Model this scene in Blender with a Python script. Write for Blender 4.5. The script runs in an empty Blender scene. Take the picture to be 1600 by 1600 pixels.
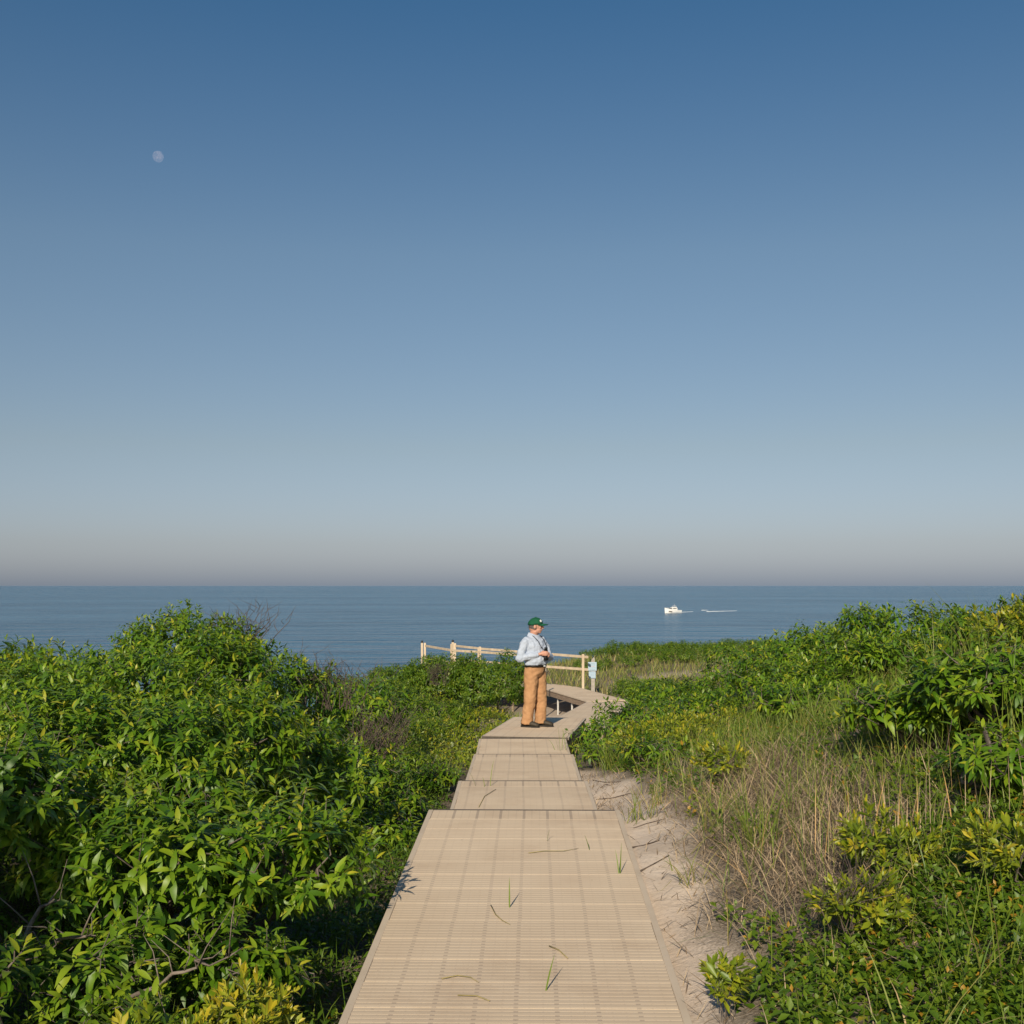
import bpy, bmesh, math, random
import numpy as np
from mathutils import Vector, Matrix, Quaternion

S = bpy.context.scene
COL = S.collection
rad = math.radians
rng = np.random.default_rng(7)
random.seed(7)

# ------------------------------------------------------------------ camera
EYE = 12.3            # metres above the sea
FPX = 1850.0          # focal length in photo pixels (photo is 1600 px wide)
cam_d = bpy.data.cameras.new('camera')
cam = bpy.data.objects.new('camera', cam_d)
COL.objects.link(cam)
cam.location = (0, 0, EYE)
cam.rotation_euler = (rad(90), 0, 0)
cam_d.sensor_width = 36.0
cam_d.lens = 36.0 * FPX / 1600.0
cam_d.shift_y = 115.0 / 1600.0
cam_d.clip_start = 0.05
cam_d.clip_end = 60000
S.camera = cam

# ------------------------------------------------------------------ sky + sun
SUN_AZ, SUN_EL = 12.0, 29.0      # sun stands behind the camera, a little to the left
w = bpy.data.worlds.new('World'); S.world = w; w.use_nodes = True
nt = w.node_tree; nt.nodes.clear()
sky = nt.nodes.new('ShaderNodeTexSky'); sky.sky_type = 'NISHITA'; sky.sun_disc = False
sky.sun_elevation = rad(SUN_EL); sky.sun_rotation = rad(180 + SUN_AZ)
sky.altitude = 0; sky.air_density = 1.0; sky.dust_density = 1.0; sky.ozone_density = 4.0
tc = nt.nodes.new('ShaderNodeTexCoord')
sep = nt.nodes.new('ShaderNodeSeparateXYZ')
ramp = nt.nodes.new('ShaderNodeValToRGB')
mul = nt.nodes.new('ShaderNodeMix'); mul.data_type = 'RGBA'; mul.blend_type = 'MULTIPLY'
mul.inputs[0].default_value = 1.0
bg = nt.nodes.new('ShaderNodeBackground'); bg.inputs[1].default_value = 0.10
out = nt.nodes.new('ShaderNodeOutputWorld')
nt.links.new(tc.outputs['Generated'], sep.inputs[0])
nt.links.new(sep.outputs['Z'], ramp.inputs[0])
SKY_TINT = [(0.0, (0.82, 0.85, 1.12)), (0.035, (0.826, 0.768, 0.885)), (0.115, (0.90, 0.767, 0.70)),
            (0.268, (0.86, 0.825, 0.739)), (0.441, (0.46, 0.699, 0.753)), (1.0, (0.44, 0.68, 0.75))]
els = ramp.color_ramp.elements
while len(els) < len(SKY_TINT): els.new(0.5)
for e, (p, c) in zip(els, SKY_TINT):
    e.position = p; e.color = (*c, 1)
nt.links.new(sky.outputs[0], mul.inputs[6]); nt.links.new(ramp.outputs[0], mul.inputs[7])
nt.links.new(mul.outputs[2], bg.inputs[0]); nt.links.new(bg.outputs[0], out.inputs[0])

sun_d = bpy.data.lights.new('sun', 'SUN'); sun_d.energy = 5.0; sun_d.angle = rad(0.53)
sun_d.color = (1.0, 0.88, 0.70)
sun = bpy.data.objects.new('sun', sun_d); COL.objects.link(sun)
SUN_DIR = Vector((math.sin(rad(SUN_AZ)) * math.cos(rad(SUN_EL)), math.cos(rad(SUN_AZ)) * math.cos(rad(SUN_EL)), -math.sin(rad(SUN_EL))))
sun.rotation_euler = SUN_DIR.to_track_quat('-Z', 'Y').to_euler()
sun.location = (-20, -40, 60)

S.view_settings.view_transform = 'Standard'; S.view_settings.look = 'None'
S.view_settings.exposure = 0.0; S.view_settings.gamma = 1.0
S.view_settings.use_curve_mapping = False
S.render.engine = 'CYCLES'
S.cycles.max_bounces = 6; S.cycles.transparent_max_bounces = 8
S.cycles.diffuse_bounces = 3; S.cycles.transmission_bounces = 3; S.cycles.glossy_bounces = 2

# ------------------------------------------------------------------ helpers
def tag(o, label=None, cat=None, group=None, kind=None):
    if label: o['label'] = label
    if cat: o['category'] = cat
    if group: o['group'] = group
    if kind: o['kind'] = kind
    return o

def empty(name, loc=(0, 0, 0), rz=0.0):
    o = bpy.data.objects.new(name, None); COL.objects.link(o)
    o.empty_display_size = 0.1
    o.location = loc; o.rotation_euler = (0, 0, rz)
    return o

def link(name, me, mat=None, parent=None, loc=None):
    o = bpy.data.objects.new(name, me); COL.objects.link(o)
    if mat and not me.materials: me.materials.append(mat)
    if parent: o.parent = parent
    if loc is not None: o.location = loc
    return o

def np_mesh(name, V, F, tint=None, smooth=True, mat=None):
    V = np.asarray(V, np.float32); F = np.asarray(F, np.int32)
    me = bpy.data.meshes.new(name)
    n, (m, k) = len(V), F.shape
    me.vertices.add(n); me.vertices.foreach_set('co', V.ravel())
    me.loops.add(m * k); me.loops.foreach_set('vertex_index', F.ravel())
    me.polygons.add(m); me.polygons.foreach_set('loop_start', np.arange(0, m * k, k, dtype=np.int32))
    if smooth: me.polygons.foreach_set('use_smooth', np.ones(m, bool))
    if tint is not None:
        a = me.attributes.new('tint', 'FLOAT', 'POINT'); a.data.foreach_set('value', np.asarray(tint, np.float32))
    me.update(calc_edges=True)
    if mat: me.materials.append(mat)
    return me

def pos(px, py, D):
    """photo pixel + distance along the view -> world point"""
    return Vector(((px - 800) / FPX * D, D, EYE - (py - 915) / FPX * D))

class MB:
    """collects boxes, tubes and lathes for one part"""
    def __init__(self): self.v = []; self.f = []
    def add(self, vs, fs):
        b = len(self.v); self.v += [tuple(p) for p in vs]; self.f += [tuple(i + b for i in f) for f in fs]
        return self
    def box(self, c, s, rot=None):
        x, y, z = (a / 2 for a in s); c = Vector(c)
        P = [Vector((i * x, j * y, k * z)) for k in (-1, 1) for i, j in ((-1, -1), (1, -1), (1, 1), (-1, 1))]
        if rot is not None: P = [rot @ p for p in P]
        return self.add([c + p for p in P], [(0, 3, 2, 1), (4, 5, 6, 7), (0, 1, 5, 4), (1, 2, 6, 5), (2, 3, 7, 6), (3, 0, 4, 7)])
    def beam(self, a, b, wd, ht):
        a, b = Vector(a), Vector(b); d = b - a
        return self.box((a + b) / 2, (wd, d.length, ht), d.to_track_quat('Y', 'Z').to_matrix())
    def tube(self, pts, radii, n=8, cap=True, flat=None):
        pts = [Vector(p) for p in pts]; vs = []; fs = []
        up = None
        for i, p in enumerate(pts):
            t = (pts[min(i + 1, len(pts) - 1)] - pts[max(i - 1, 0)])
            t = t.normalized() if t.length > 1e-9 else Vector((0, 0, 1))
            if up is None: up = t.orthogonal().normalized()
            u = (up - t * up.dot(t)).normalized(); v = t.cross(u); up = u
            r = radii[i] if hasattr(radii, '__len__') else radii
            for k in range(n):
                a = 2 * math.pi * k / n
                vs.append(p + (u * math.cos(a) + v * math.sin(a)) * r)
        for i in range(len(pts) - 1):
            for k in range(n):
                fs.append((i * n + k, i * n + (k + 1) % n, (i + 1) * n + (k + 1) % n, (i + 1) * n + k))
        if cap:
            fs.append(tuple(range(n))[::-1]); fs.append(tuple((len(pts) - 1) * n + k for k in range(n)))
        return self.add(vs, fs)
    def rings(self, rings, cap=True):
        n = len(rings[0]); vs = [p for r in rings for p in r]; fs = []
        for i in range(len(rings) - 1):
            for k in range(n):
                fs.append((i * n + k, i * n + (k + 1) % n, (i + 1) * n + (k + 1) % n, (i + 1) * n + k))
        if cap:
            fs.append(tuple(range(n))[::-1]); fs.append(tuple((len(rings) - 1) * n + k for k in range(n)))
        return self.add(vs, fs)
    def ellipsoid(self, c, r, n=16, m=10):
        c = Vector(c)
        rr = []
        for j in range(m + 1):
            t = math.pi * (0.02 + 0.96 * j / m)
            rr.append([c + Vector((r[0] * math.sin(t) * math.cos(2 * math.pi * k / n), r[1] * math.sin(t) * math.sin(2 * math.pi * k / n), -r[2] * math.cos(t))) for k in range(n)])
        return self.rings(rr)
    def build(self, name, mat, parent=None, smooth=False, bevel=0, loc=None):
        me = bpy.data.meshes.new(name); me.from_pydata([tuple(p) for p in self.v], [], self.f)
        if smooth: me.polygons.foreach_set('use_smooth', np.ones(len(me.polygons), bool))
        me.update(); me.materials.append(mat)
        o = link(name, me, None, parent, loc)
        if bevel:
            b = o.modifiers.new('bevel', 'BEVEL'); b.width = bevel; b.segments = 2; b.limit_method = 'ANGLE'
        return o

# ------------------------------------------------------------------ materials
def new_mat(name):
    m = bpy.data.materials.new(name); m.use_nodes = True
    t = m.node_tree; b = t.nodes['Principled BSDF']
    return m, t, b

def N(t, typ, **kw):
    n = t.nodes.new(typ)
    for k, v in kw.items(): setattr(n, k, v)
    return n

def set_ramp(r, stops):
    e = r.color_ramp.elements
    while len(e) < len(stops): e.new(0.5)
    for x, (p, c) in zip(e, stops): x.position = p; x.color = (*c, 1)

def noisy(name, c1, c2, scale=8, rough=0.7, bump=0.0, bscale=None, detail=6, spec=0.3, stretch=(1, 1, 1)):
    m, t, b = new_mat(name)
    co = N(t, 'ShaderNodeTexCoord'); mp = N(t, 'ShaderNodeMapping'); mp.inputs['Scale'].default_value = stretch
    t.links.new(co.outputs['Object'], mp.inputs[0])
    nz = N(t, 'ShaderNodeTexNoise'); nz.inputs['Scale'].default_value = scale; nz.inputs['Detail'].default_value = detail
    t.links.new(mp.outputs[0], nz.inputs['Vector'])
    r = N(t, 'ShaderNodeValToRGB'); set_ramp(r, [(0.3, c1), (0.7, c2)])
    t.links.new(nz.outputs['Fac'], r.inputs[0]); t.links.new(r.outputs[0], b.inputs['Base Color'])
    b.inputs['Roughness'].default_value = rough; b.inputs['Specular IOR Level'].default_value = spec
    if bump:
        n2 = N(t, 'ShaderNodeTexNoise'); n2.inputs['Scale'].default_value = bscale or scale * 4; n2.inputs['Detail'].default_value = 5
        t.links.new(mp.outputs[0], n2.inputs['Vector'])
        bp = N(t, 'ShaderNodeBump'); bp.inputs['Strength'].default_value = bump; bp.inputs['Distance'].default_value = 0.01
        t.links.new(n2.outputs['Fac'], bp.inputs['Height']); t.links.new(bp.outputs[0], b.inputs['Normal'])
    return m

def leaf_mat(name, stops, rough=0.38, trans=0.3, spec=0.5, tcol=(0.30, 0.5, 0.03), sheen=0.0):
    m, t, b = new_mat(name)
    a = N(t, 'ShaderNodeAttribute'); a.attribute_name = 'tint'
    r = N(t, 'ShaderNodeValToRGB'); set_ramp(r, stops)
    t.links.new(a.outputs['Fac'], r.inputs[0])
    t.links.new(r.outputs[0], b.inputs['Base Color'])
    b.inputs['Roughness'].default_value = rough; b.inputs['Specular IOR Level'].default_value = spec
    b.inputs['Sheen Weight'].default_value = sheen; b.inputs['Sheen Roughness'].default_value = .35; b.inputs['Sheen Tint'].default_value = (1, .96, .72, 1)
    tr = N(t, 'ShaderNodeBsdfTranslucent')
    mx = N(t, 'ShaderNodeMix'); mx.data_type = 'RGBA'; mx.inputs[0].default_value = 0.55; mx.inputs[7].default_value = (*tcol, 1)
    t.links.new(r.outputs[0], mx.inputs[6]); t.links.new(mx.outputs[2], tr.inputs[0])
    ms = N(t, 'ShaderNodeMixShader'); ms.inputs[0].default_value = trans
    t.links.new(b.outputs[0], ms.inputs[1]); t.links.new(tr.outputs[0], ms.inputs[2])
    t.links.new(ms.outputs[0], t.nodes['Material Output'].inputs[0])
    return m

M = {}
M['leafA'] = leaf_mat('broad_leaf', [(0.0, (0.022, 0.070, 0.002)), (0.40, (0.085, 0.178, 0.006)), (0.8, (0.205, 0.290, 0.012)), (1.0, (0.36, 0.34, 0.02))], rough=.45, spec=.42, trans=.20, sheen=.06)
M['leafB'] = leaf_mat('bayberry_leaf', [(0.0, (0.07, 0.13, 0.006)), (0.5, (0.16, 0.215, 0.010)), (0.85, (0.30, 0.32, 0.016)), (1.0, (0.44, 0.36, 0.02))], rough=0.45, trans=.22, sheen=.1)
M['leafC'] = leaf_mat('creeper_leaf', [(0.0, (0.04, 0.09, 0.004)), (0.5, (0.092, 0.165, 0.007)), (0.9, (0.19, 0.25, 0.014)), (1.0, (0.40, 0.22, 0.02))], rough=0.5)
M['leafD'] = leaf_mat('dune_scrub_leaf', [(0.0, (0.045, 0.10, 0.005)), (0.5, (0.10, 0.18, 0.008)), (1.0, (0.22, 0.26, 0.015))], rough=0.5)
M['grass'] = leaf_mat('dune_grass', [(0.0, (0.08, 0.15, 0.015)), (0.45, (0.19, 0.24, 0.035)), (0.7, (0.34, 0.29, 0.09)), (1.0, (0.55, 0.40, 0.19))], rough=0.5, trans=0.2, spec=0.35, tcol=(0.3, 0.35, 0.08))
M['dry'] = leaf_mat('dry_grass', [(0.0, (0.18, 0.13, 0.09)), (0.4, (0.38, 0.29, 0.19)), (0.8, (0.56, 0.42, 0.26)), (1.0, (0.58, 0.36, 0.15))], rough=0.7, trans=0.1, spec=0.2, tcol=(0.4, 0.3, 0.15))
M['bark'] = noisy('bark', (0.07, 0.055, 0.045), (0.20, 0.165, 0.135), 14, 0.85, 0.5, 40)
M['twig'] = noisy('dead_twig', (0.055, 0.042, 0.034), (0.14, 0.105, 0.085), 20, 0.85)

# sand with litter (attribute 'tint' 0 = clean sand, 1 = leaf litter)
def sand_mat():
    m, t, b = new_mat('sand')
    geo = N(t, 'ShaderNodeNewGeometry')
    n1 = N(t, 'ShaderNodeTexNoise'); n1.inputs['Scale'].default_value = 3.0; n1.inputs['Detail'].default_value = 8
    n2 = N(t, 'ShaderNodeTexNoise'); n2.inputs['Scale'].default_value = 60.0; n2.inputs['Detail'].default_value = 4
    t.links.new(geo.outputs['Position'], n1.inputs['Vector']); t.links.new(geo.outputs['Position'], n2.inputs['Vector'])
    r = N(t, 'ShaderNodeValToRGB'); set_ramp(r, [(0.3, (0.54, 0.43, 0.33)), (0.7, (0.68, 0.56, 0.45))])
    t.links.new(n1.outputs['Fac'], r.inputs[0])
    r2 = N(t, 'ShaderNodeValToRGB'); set_ramp(r2, [(0.3, (0.040, 0.034, 0.024)), (0.7, (0.12, 0.095, 0.065))])
    t.links.new(n2.outputs['Fac'], r2.inputs[0])
    a = N(t, 'ShaderNodeAttribute'); a.attribute_name = 'tint'
    ad = N(t, 'ShaderNodeMath', operation='MULTIPLY_ADD'); ad.inputs[1].default_value = 1.0
    sc = N(t, 'ShaderNodeMath', operation='MULTIPLY_ADD'); sc.inputs[1].default_value = 1.4; sc.inputs[2].default_value = -0.82
    t.links.new(n2.outputs['Fac'], sc.inputs[0])
    t.links.new(a.outputs['Fac'], ad.inputs[0]); t.links.new(sc.outputs[0], ad.inputs[2]); ad.use_clamp = True
    mx = N(t, 'ShaderNodeMix'); mx.data_type = 'RGBA'
    t.links.new(ad.outputs[0], mx.inputs[0]); t.links.new(r.outputs[0], mx.inputs[6]); t.links.new(r2.outputs[0], mx.inputs[7])
    t.links.new(mx.outputs[2], b.inputs['Base Color'])
    b.inputs['Roughness'].default_value = 0.95; b.inputs['Specular IOR Level'].default_value = 0.1
    n3 = N(t, 'ShaderNodeTexNoise'); n3.inputs['Scale'].default_value = 22.0; n3.inputs['Detail'].default_value = 8; n3.inputs['Roughness'].default_value = 0.65
    t.links.new(geo.outputs['Position'], n3.inputs['Vector'])
    bp = N(t, 'ShaderNodeBump'); bp.inputs['Strength'].default_value = 0.45; bp.inputs['Distance'].default_value = 0.025
    t.links.new(n3.outputs['Fac'], bp.inputs['Height']); t.links.new(bp.outputs[0], b.inputs['Normal'])
    return m
M['sand'] = sand_mat()

def sea_mat():
    m, t, b = new_mat('sea_water')
    geo = N(t, 'ShaderNodeNewGeometry')
    def noise(scale, st, detail, rough=0.55):
        mp = N(t, 'ShaderNodeMapping'); mp.inputs['Scale'].default_value = st; mp.inputs['Rotation'].default_value = (0, 0, rad(8))
        t.links.new(geo.outputs['Position'], mp.inputs[0])
        n = N(t, 'ShaderNodeTexNoise'); n.inputs['Scale'].default_value = scale; n.inputs['Detail'].default_value = detail
        n.inputs['Roughness'].default_value = rough
        t.links.new(mp.outputs[0], n.inputs['Vector']); return n
    a = noise(0.5, (0.5, 1, 1), 4)
    c = noise(0.09, (0.30, 1, 1), 5, .6)
    d = noise(0.006, (0.25, 1, 1), 3)
    s1 = N(t, 'ShaderNodeMath', operation='MULTIPLY_ADD'); s1.inputs[1].default_value = 7.0
    t.links.new(c.outputs['Fac'], s1.inputs[0]); t.links.new(a.outputs['Fac'], s1.inputs[2])
    bp = N(t, 'ShaderNodeBump'); bp.inputs['Strength'].default_value = 1.0; bp.inputs['Distance'].default_value = 1.4
    t.links.new(s1.outputs[0], bp.inputs['Height']); t.links.new(bp.outputs[0], b.inputs['Normal'])
    r = N(t, 'ShaderNodeValToRGB'); set_ramp(r, [(0.38, (0.012, 0.065, 0.130)), (0.62, (0.070, 0.180, 0.285))])  # wave slopes and their sky reflection painted as light and dark water
    e = noise(0.10, (.22, 1, 1), 6, .7)
    ee = N(t, 'ShaderNodeMath', operation='MULTIPLY_ADD'); ee.inputs[1].default_value = .6; t.links.new(e.outputs['Fac'], ee.inputs[0])
    e2 = N(t, 'ShaderNodeMath', operation='MULTIPLY'); e2.inputs[1].default_value = .4; t.links.new(d.outputs['Fac'], e2.inputs[0]); t.links.new(e2.outputs[0], ee.inputs[2])
    t.links.new(ee.outputs[0], r.inputs[0]); t.links.new(r.outputs[0], b.inputs['Base Color'])
    b.inputs['Roughness'].default_value = 0.18; b.inputs['IOR'].default_value = 1.33
    return m
M['sea'] = sea_mat()

def deck_mat(name, bold):
    """ribbed beige composite; dark drain slots sit in the grooves in columns"""
    m, t, b = new_mat(name)
    co = N(t, 'ShaderNodeTexCoord'); sp = N(t, 'ShaderNodeSeparateXYZ'); t.links.new(co.outputs['Object'], sp.inputs[0])
    def col(period, width, off):
        a = N(t, 'ShaderNodeMath', operation='ADD'); a.inputs[1].default_value = off + period * 50
        t.links.new(sp.outputs['X'], a.inputs[0])
        mo = N(t, 'ShaderNodeMath', operation='MODULO'); mo.inputs[1].default_value = period; t.links.new(a.outputs[0], mo.inputs[0])
        lt = N(t, 'ShaderNodeMath', operation='LESS_THAN'); lt.inputs[1].default_value = width; t.links.new(mo.outputs[0], lt.inputs[0])
        return lt
    wide = col(0.168, 0.019, 0.0095); narrow = col(0.056, 0.007, 0.0035)
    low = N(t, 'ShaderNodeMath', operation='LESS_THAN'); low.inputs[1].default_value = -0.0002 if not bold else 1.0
    t.links.new(sp.outputs['Z'], low.inputs[0])
    nm = N(t, 'ShaderNodeMath', operation='MULTIPLY'); nm.inputs[1].default_value = 0.28; t.links.new(narrow.outputs[0], nm.inputs[0])
    mxm = N(t, 'ShaderNodeMath', operation='MAXIMUM'); t.links.new(wide.outputs[0], mxm.inputs[0]); t.links.new(nm.outputs[0], mxm.inputs[1])
    k = N(t, 'ShaderNodeMath', operation='MULTIPLY'); t.links.new(mxm.outputs[0], k.inputs[0]); t.links.new(low.outputs[0], k.inputs[1])
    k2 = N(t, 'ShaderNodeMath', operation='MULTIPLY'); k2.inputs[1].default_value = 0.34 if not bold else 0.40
    t.links.new(k.outputs[0], k2.inputs[0])
    geo = N(t, 'ShaderNodeNewGeometry')
    n1 = N(t, 'ShaderNodeTexNoise'); n1.inputs['Scale'].default_value = 2.2; n1.inputs['Detail'].default_value = 7; t.links.new(geo.outputs['Position'], n1.inputs['Vector'])
    r = N(t, 'ShaderNodeValToRGB'); set_ramp(r, [(0.25, (0.585, 0.45, 0.315)), (0.75, (0.65, 0.515, 0.37))])
    t.links.new(n1.outputs['Fac'], r.inputs[0])
    oi = N(t, 'ShaderNodeObjectInfo')
    hs = N(t, 'ShaderNodeHueSaturation')
    ma = N(t, 'ShaderNodeMath', operation='MULTIPLY_ADD'); ma.inputs[1].default_value = 0.08; ma.inputs[2].default_value = 0.96
    t.links.new(oi.outputs['Random'], ma.inputs[0]); t.links.new(ma.outputs[0], hs.inputs['Value']); t.links.new(r.outputs[0], hs.inputs['Color'])
    mx = N(t, 'ShaderNodeMix'); mx.data_type = 'RGBA'; mx.inputs[7].default_value = (0.13, 0.10, 0.10, 1)
    t.links.new(k2.outputs[0], mx.inputs[0]); t.links.new(hs.outputs[0], mx.inputs[6])
    ay = N(t, 'ShaderNodeMath', operation='ABSOLUTE'); t.links.new(sp.outputs['Y'], ay.inputs[0])
    gy = N(t, 'ShaderNodeMath', operation='GREATER_THAN'); gy.inputs[1].default_value = .130; t.links.new(ay.outputs[0], gy.inputs[0])
    gm = N(t, 'ShaderNodeMath', operation='MULTIPLY'); gm.inputs[1].default_value = .22; t.links.new(gy.outputs[0], gm.inputs[0])
    ms = N(t, 'ShaderNodeMix'); ms.data_type = 'RGBA'; ms.inputs[7].default_value = (.66, .545, .41, 1)
    t.links.new(gm.outputs[0], ms.inputs[0]); t.links.new(mx.outputs[2], ms.inputs[6]); mx = ms
    # broad faded and stained areas, drifted sand
    n5 = N(t, 'ShaderNodeTexNoise'); n5.inputs['Scale'].default_value = 1.1; n5.inputs['Detail'].default_value = 9; n5.inputs['Roughness'].default_value = .7; t.links.new(geo.outputs['Position'], n5.inputs['Vector'])
    r5 = N(t, 'ShaderNodeValToRGB'); set_ramp(r5, [(.35, (.88, .86, .85)), (.5, (1, 1, 1)), (.66, (1.0, 1.0, 1.0))]); t.links.new(n5.outputs['Fac'], r5.inputs[0])
    m5 = N(t, 'ShaderNodeMix'); m5.data_type = 'RGBA'; m5.blend_type = 'MULTIPLY'; m5.inputs[0].default_value = .8
    t.links.new(mx.outputs[2], m5.inputs[6]); t.links.new(r5.outputs[0], m5.inputs[7]); mx = m5
    # scattered dirt specks and sand
    n2 = N(t, 'ShaderNodeTexNoise'); n2.inputs['Scale'].default_value = 34; n2.inputs['Detail'].default_value = 6; t.links.new(geo.outputs['Position'], n2.inputs['Vector'])
    r2 = N(t, 'ShaderNodeValToRGB'); set_ramp(r2, [(0.70, (0, 0, 0)), (0.78, (1, 1, 1))]); t.links.new(n2.outputs['Fac'], r2.inputs[0])
    f2 = N(t, 'ShaderNodeMath', operation='MULTIPLY'); f2.inputs[1].default_value = 0.45; t.links.new(r2.outputs[0], f2.inputs[0])
    mx2 = N(t, 'ShaderNodeMix'); mx2.data_type = 'RGBA'; mx2.inputs[7].default_value = (0.22, 0.17, 0.12, 1)
    t.links.new(f2.outputs[0], mx2.inputs[0]); t.links.new(mx.outputs[2], mx2.inputs[6])
    t.links.new(mx2.outputs[2], b.inputs['Base Color'])
    b.inputs['Roughness'].default_value = 0.7; b.inputs['Specular IOR Level'].default_value = 0.25
    return m
M['deck'] = deck_mat('deck_composite', False)
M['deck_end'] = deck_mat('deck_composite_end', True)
M['stringer'] = noisy('stringer_wood', (0.20, 0.145, 0.10), (0.34, 0.25, 0.18), 6, 0.8, 0.4, 30, stretch=(1, 1, 6))
M['fence'] = noisy('fence_wood', (0.46, 0.36, 0.25), (0.66, 0.53, 0.38), 5, 0.75, 0.3, 30, stretch=(1, 1, 0.3))
M['greypost'] = noisy('weathered_post', (0.30, 0.27, 0.23), (0.45, 0.40, 0.34), 8, 0.8, 0.3, 30)
M['galv'] = noisy('pale_pipe', (0.50, 0.48, 0.45), (0.62, 0.60, 0.56), 20, 0.5)
M['dark'] = noisy('dark_rubber', (0.02, 0.022, 0.022), (0.035, 0.036, 0.036), 20, 0.5)

# ------------------------------------------------------------------ terrain (thin plate spline through surveyed points)
GP = [  # X, distance, depth below the eye
 (0,-3,1.95),(0,0,1.95),(0,4,1.93),(.1,7.5,1.84),(.1,8.6,1.86),(.1,9.6,2.08),(.1,12,2.20),(.12,15,2.42),(.15,17,2.55),(.5,20,2.85),(1.3,25,3.3),(2.2,33,4.05),(1.5,40,4.15),(-1,45,4.5),(-3.4,48,5.4),
 (.8,5,1.77),(.9,8,1.70),(1.0,11,2.02),(1.05,14,2.22),(1.35,17,2.5),(.8,2,1.84),(.8,20,2.8),(.2,28,3.4),(1.0,30,3.7),
 (1.5,5,1.56),(1.75,7,1.42),(2.2,9,1.22),(2.3,5,1.38),(2.7,7,1.02),(3.5,13,1.28),(5,15,.98),(4.5,10,.68),(3.5,5,1.0),(6,7,.5),(1.9,12,1.75),(2.3,15,2.0),(3.2,20,2.35),(4.75,22,1.8),(2.5,24,2.9),
 (6,30,2.9),(3,30,3.4),(4,40,3.55),(6,47,3.2),(6,56,3.15),(10.4,55,3.1),(4,52,3.35),(2.2,50,3.75),(8,20,1.4),(10,12,.4),(12,35,2.9),(18,30,2.0),(18,55,3.2),(14,5,.2),(3,0,1.3),(6,-3,1.0),(2.0,2,1.6),
 (-1.0,5,2.15),(-1.05,8,2.3),(-1.1,11,2.4),(-1.1,12.5,2.45),(-1.2,16,2.62),(-1,20,2.9),(-1,25,3.2),(-2,28,2.6),(-1.9,30,2.7),(-3.2,29.5,2.8),(-4.2,32,3.2),(-1.5,35,3.9),(-2.5,5,1.75),(-2.8,8,1.55),(-3.6,13,1.4),(-5,9,1.25),(-4,5,1.55),(-6,13,1.55),(-4,20,3.0),(-2.5,18,2.7),
 (-8,17,2.6),(-5.5,31,3.6),(-10,30,4.8),(-12,10,2.0),(-10,0,2.0),(-3,0,1.8),(-3,-3,1.8),(-1,45,4.5),(-6,45,6.2),(-14,42,7),(-20,25,5.0)]
GP = np.array(list(dict.fromkeys(GP)), float)
def _U(r2): return np.where(r2 > 1e-12, 0.5 * r2 * np.log(np.maximum(r2, 1e-12)), 0)
def _fit():
    P = GP[:, :2]; n = len(P)
    r2 = ((P[:, None] - P[None]) ** 2).sum(-1)
    A = np.zeros((n + 3, n + 3)); A[:n, :n] = _U(r2) + np.eye(n) * 0.05
    A[:n, n] = 1; A[:n, n + 1:] = P; A[n, :n] = 1; A[n + 1:, :n] = P.T
    return np.linalg.solve(A, np.concatenate([GP[:, 2], np.zeros(3)]))
_W = _fit()
_nz = [(rng.uniform(.3, 1.0) * s, rng.uniform(0, 6.28), rng.uniform(0, 6.28), a) for s, a in ((1.2, .03), (2.3, .02), (3.1, .02), (5.5, .012), (9, .006), (13, .005))]
def ground(x, y):
    x = np.asarray(x, float); y = np.asarray(y, float); sh = x.shape
    x = x.ravel(); y = y.ravel(); n = len(GP)
    xx = np.clip(x, -22, 22); yy = np.clip(y, -6, 60)
    h = np.zeros(len(x))
    for i in range(0, len(x), 20000):
        a = xx[i:i + 20000]; b = yy[i:i + 20000]
        r2 = (a[:, None] - GP[None, :, 0]) ** 2 + (b[:, None] - GP[None, :, 1]) ** 2
        h[i:i + 20000] = _U(r2) @ _W[:n] + _W[n] + _W[n + 1] * a + _W[n + 2] * b
    for f, p, q, am in _nz:
        h += am * np.sin(f * x * 1.3 + p + 0.7 * np.sin(f * y * .8)) * np.cos(f * y + q + 0.6 * np.sin(f * x * .6))
    z = EYE - h
    edge = np.where(x > 1.5, 57, np.where(x < -4, 44, 44 + (x + 4) / 5.5 * 13))
    t = np.clip((y - edge) / 16, 0, 1); t = t * t * (3 - 2 * t)
    z = z * (1 - t) + (-1.5) * t
    return z.reshape(sh)
def g1(x, y): return float(ground(np.array([x]), np.array([y]))[0])

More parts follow.
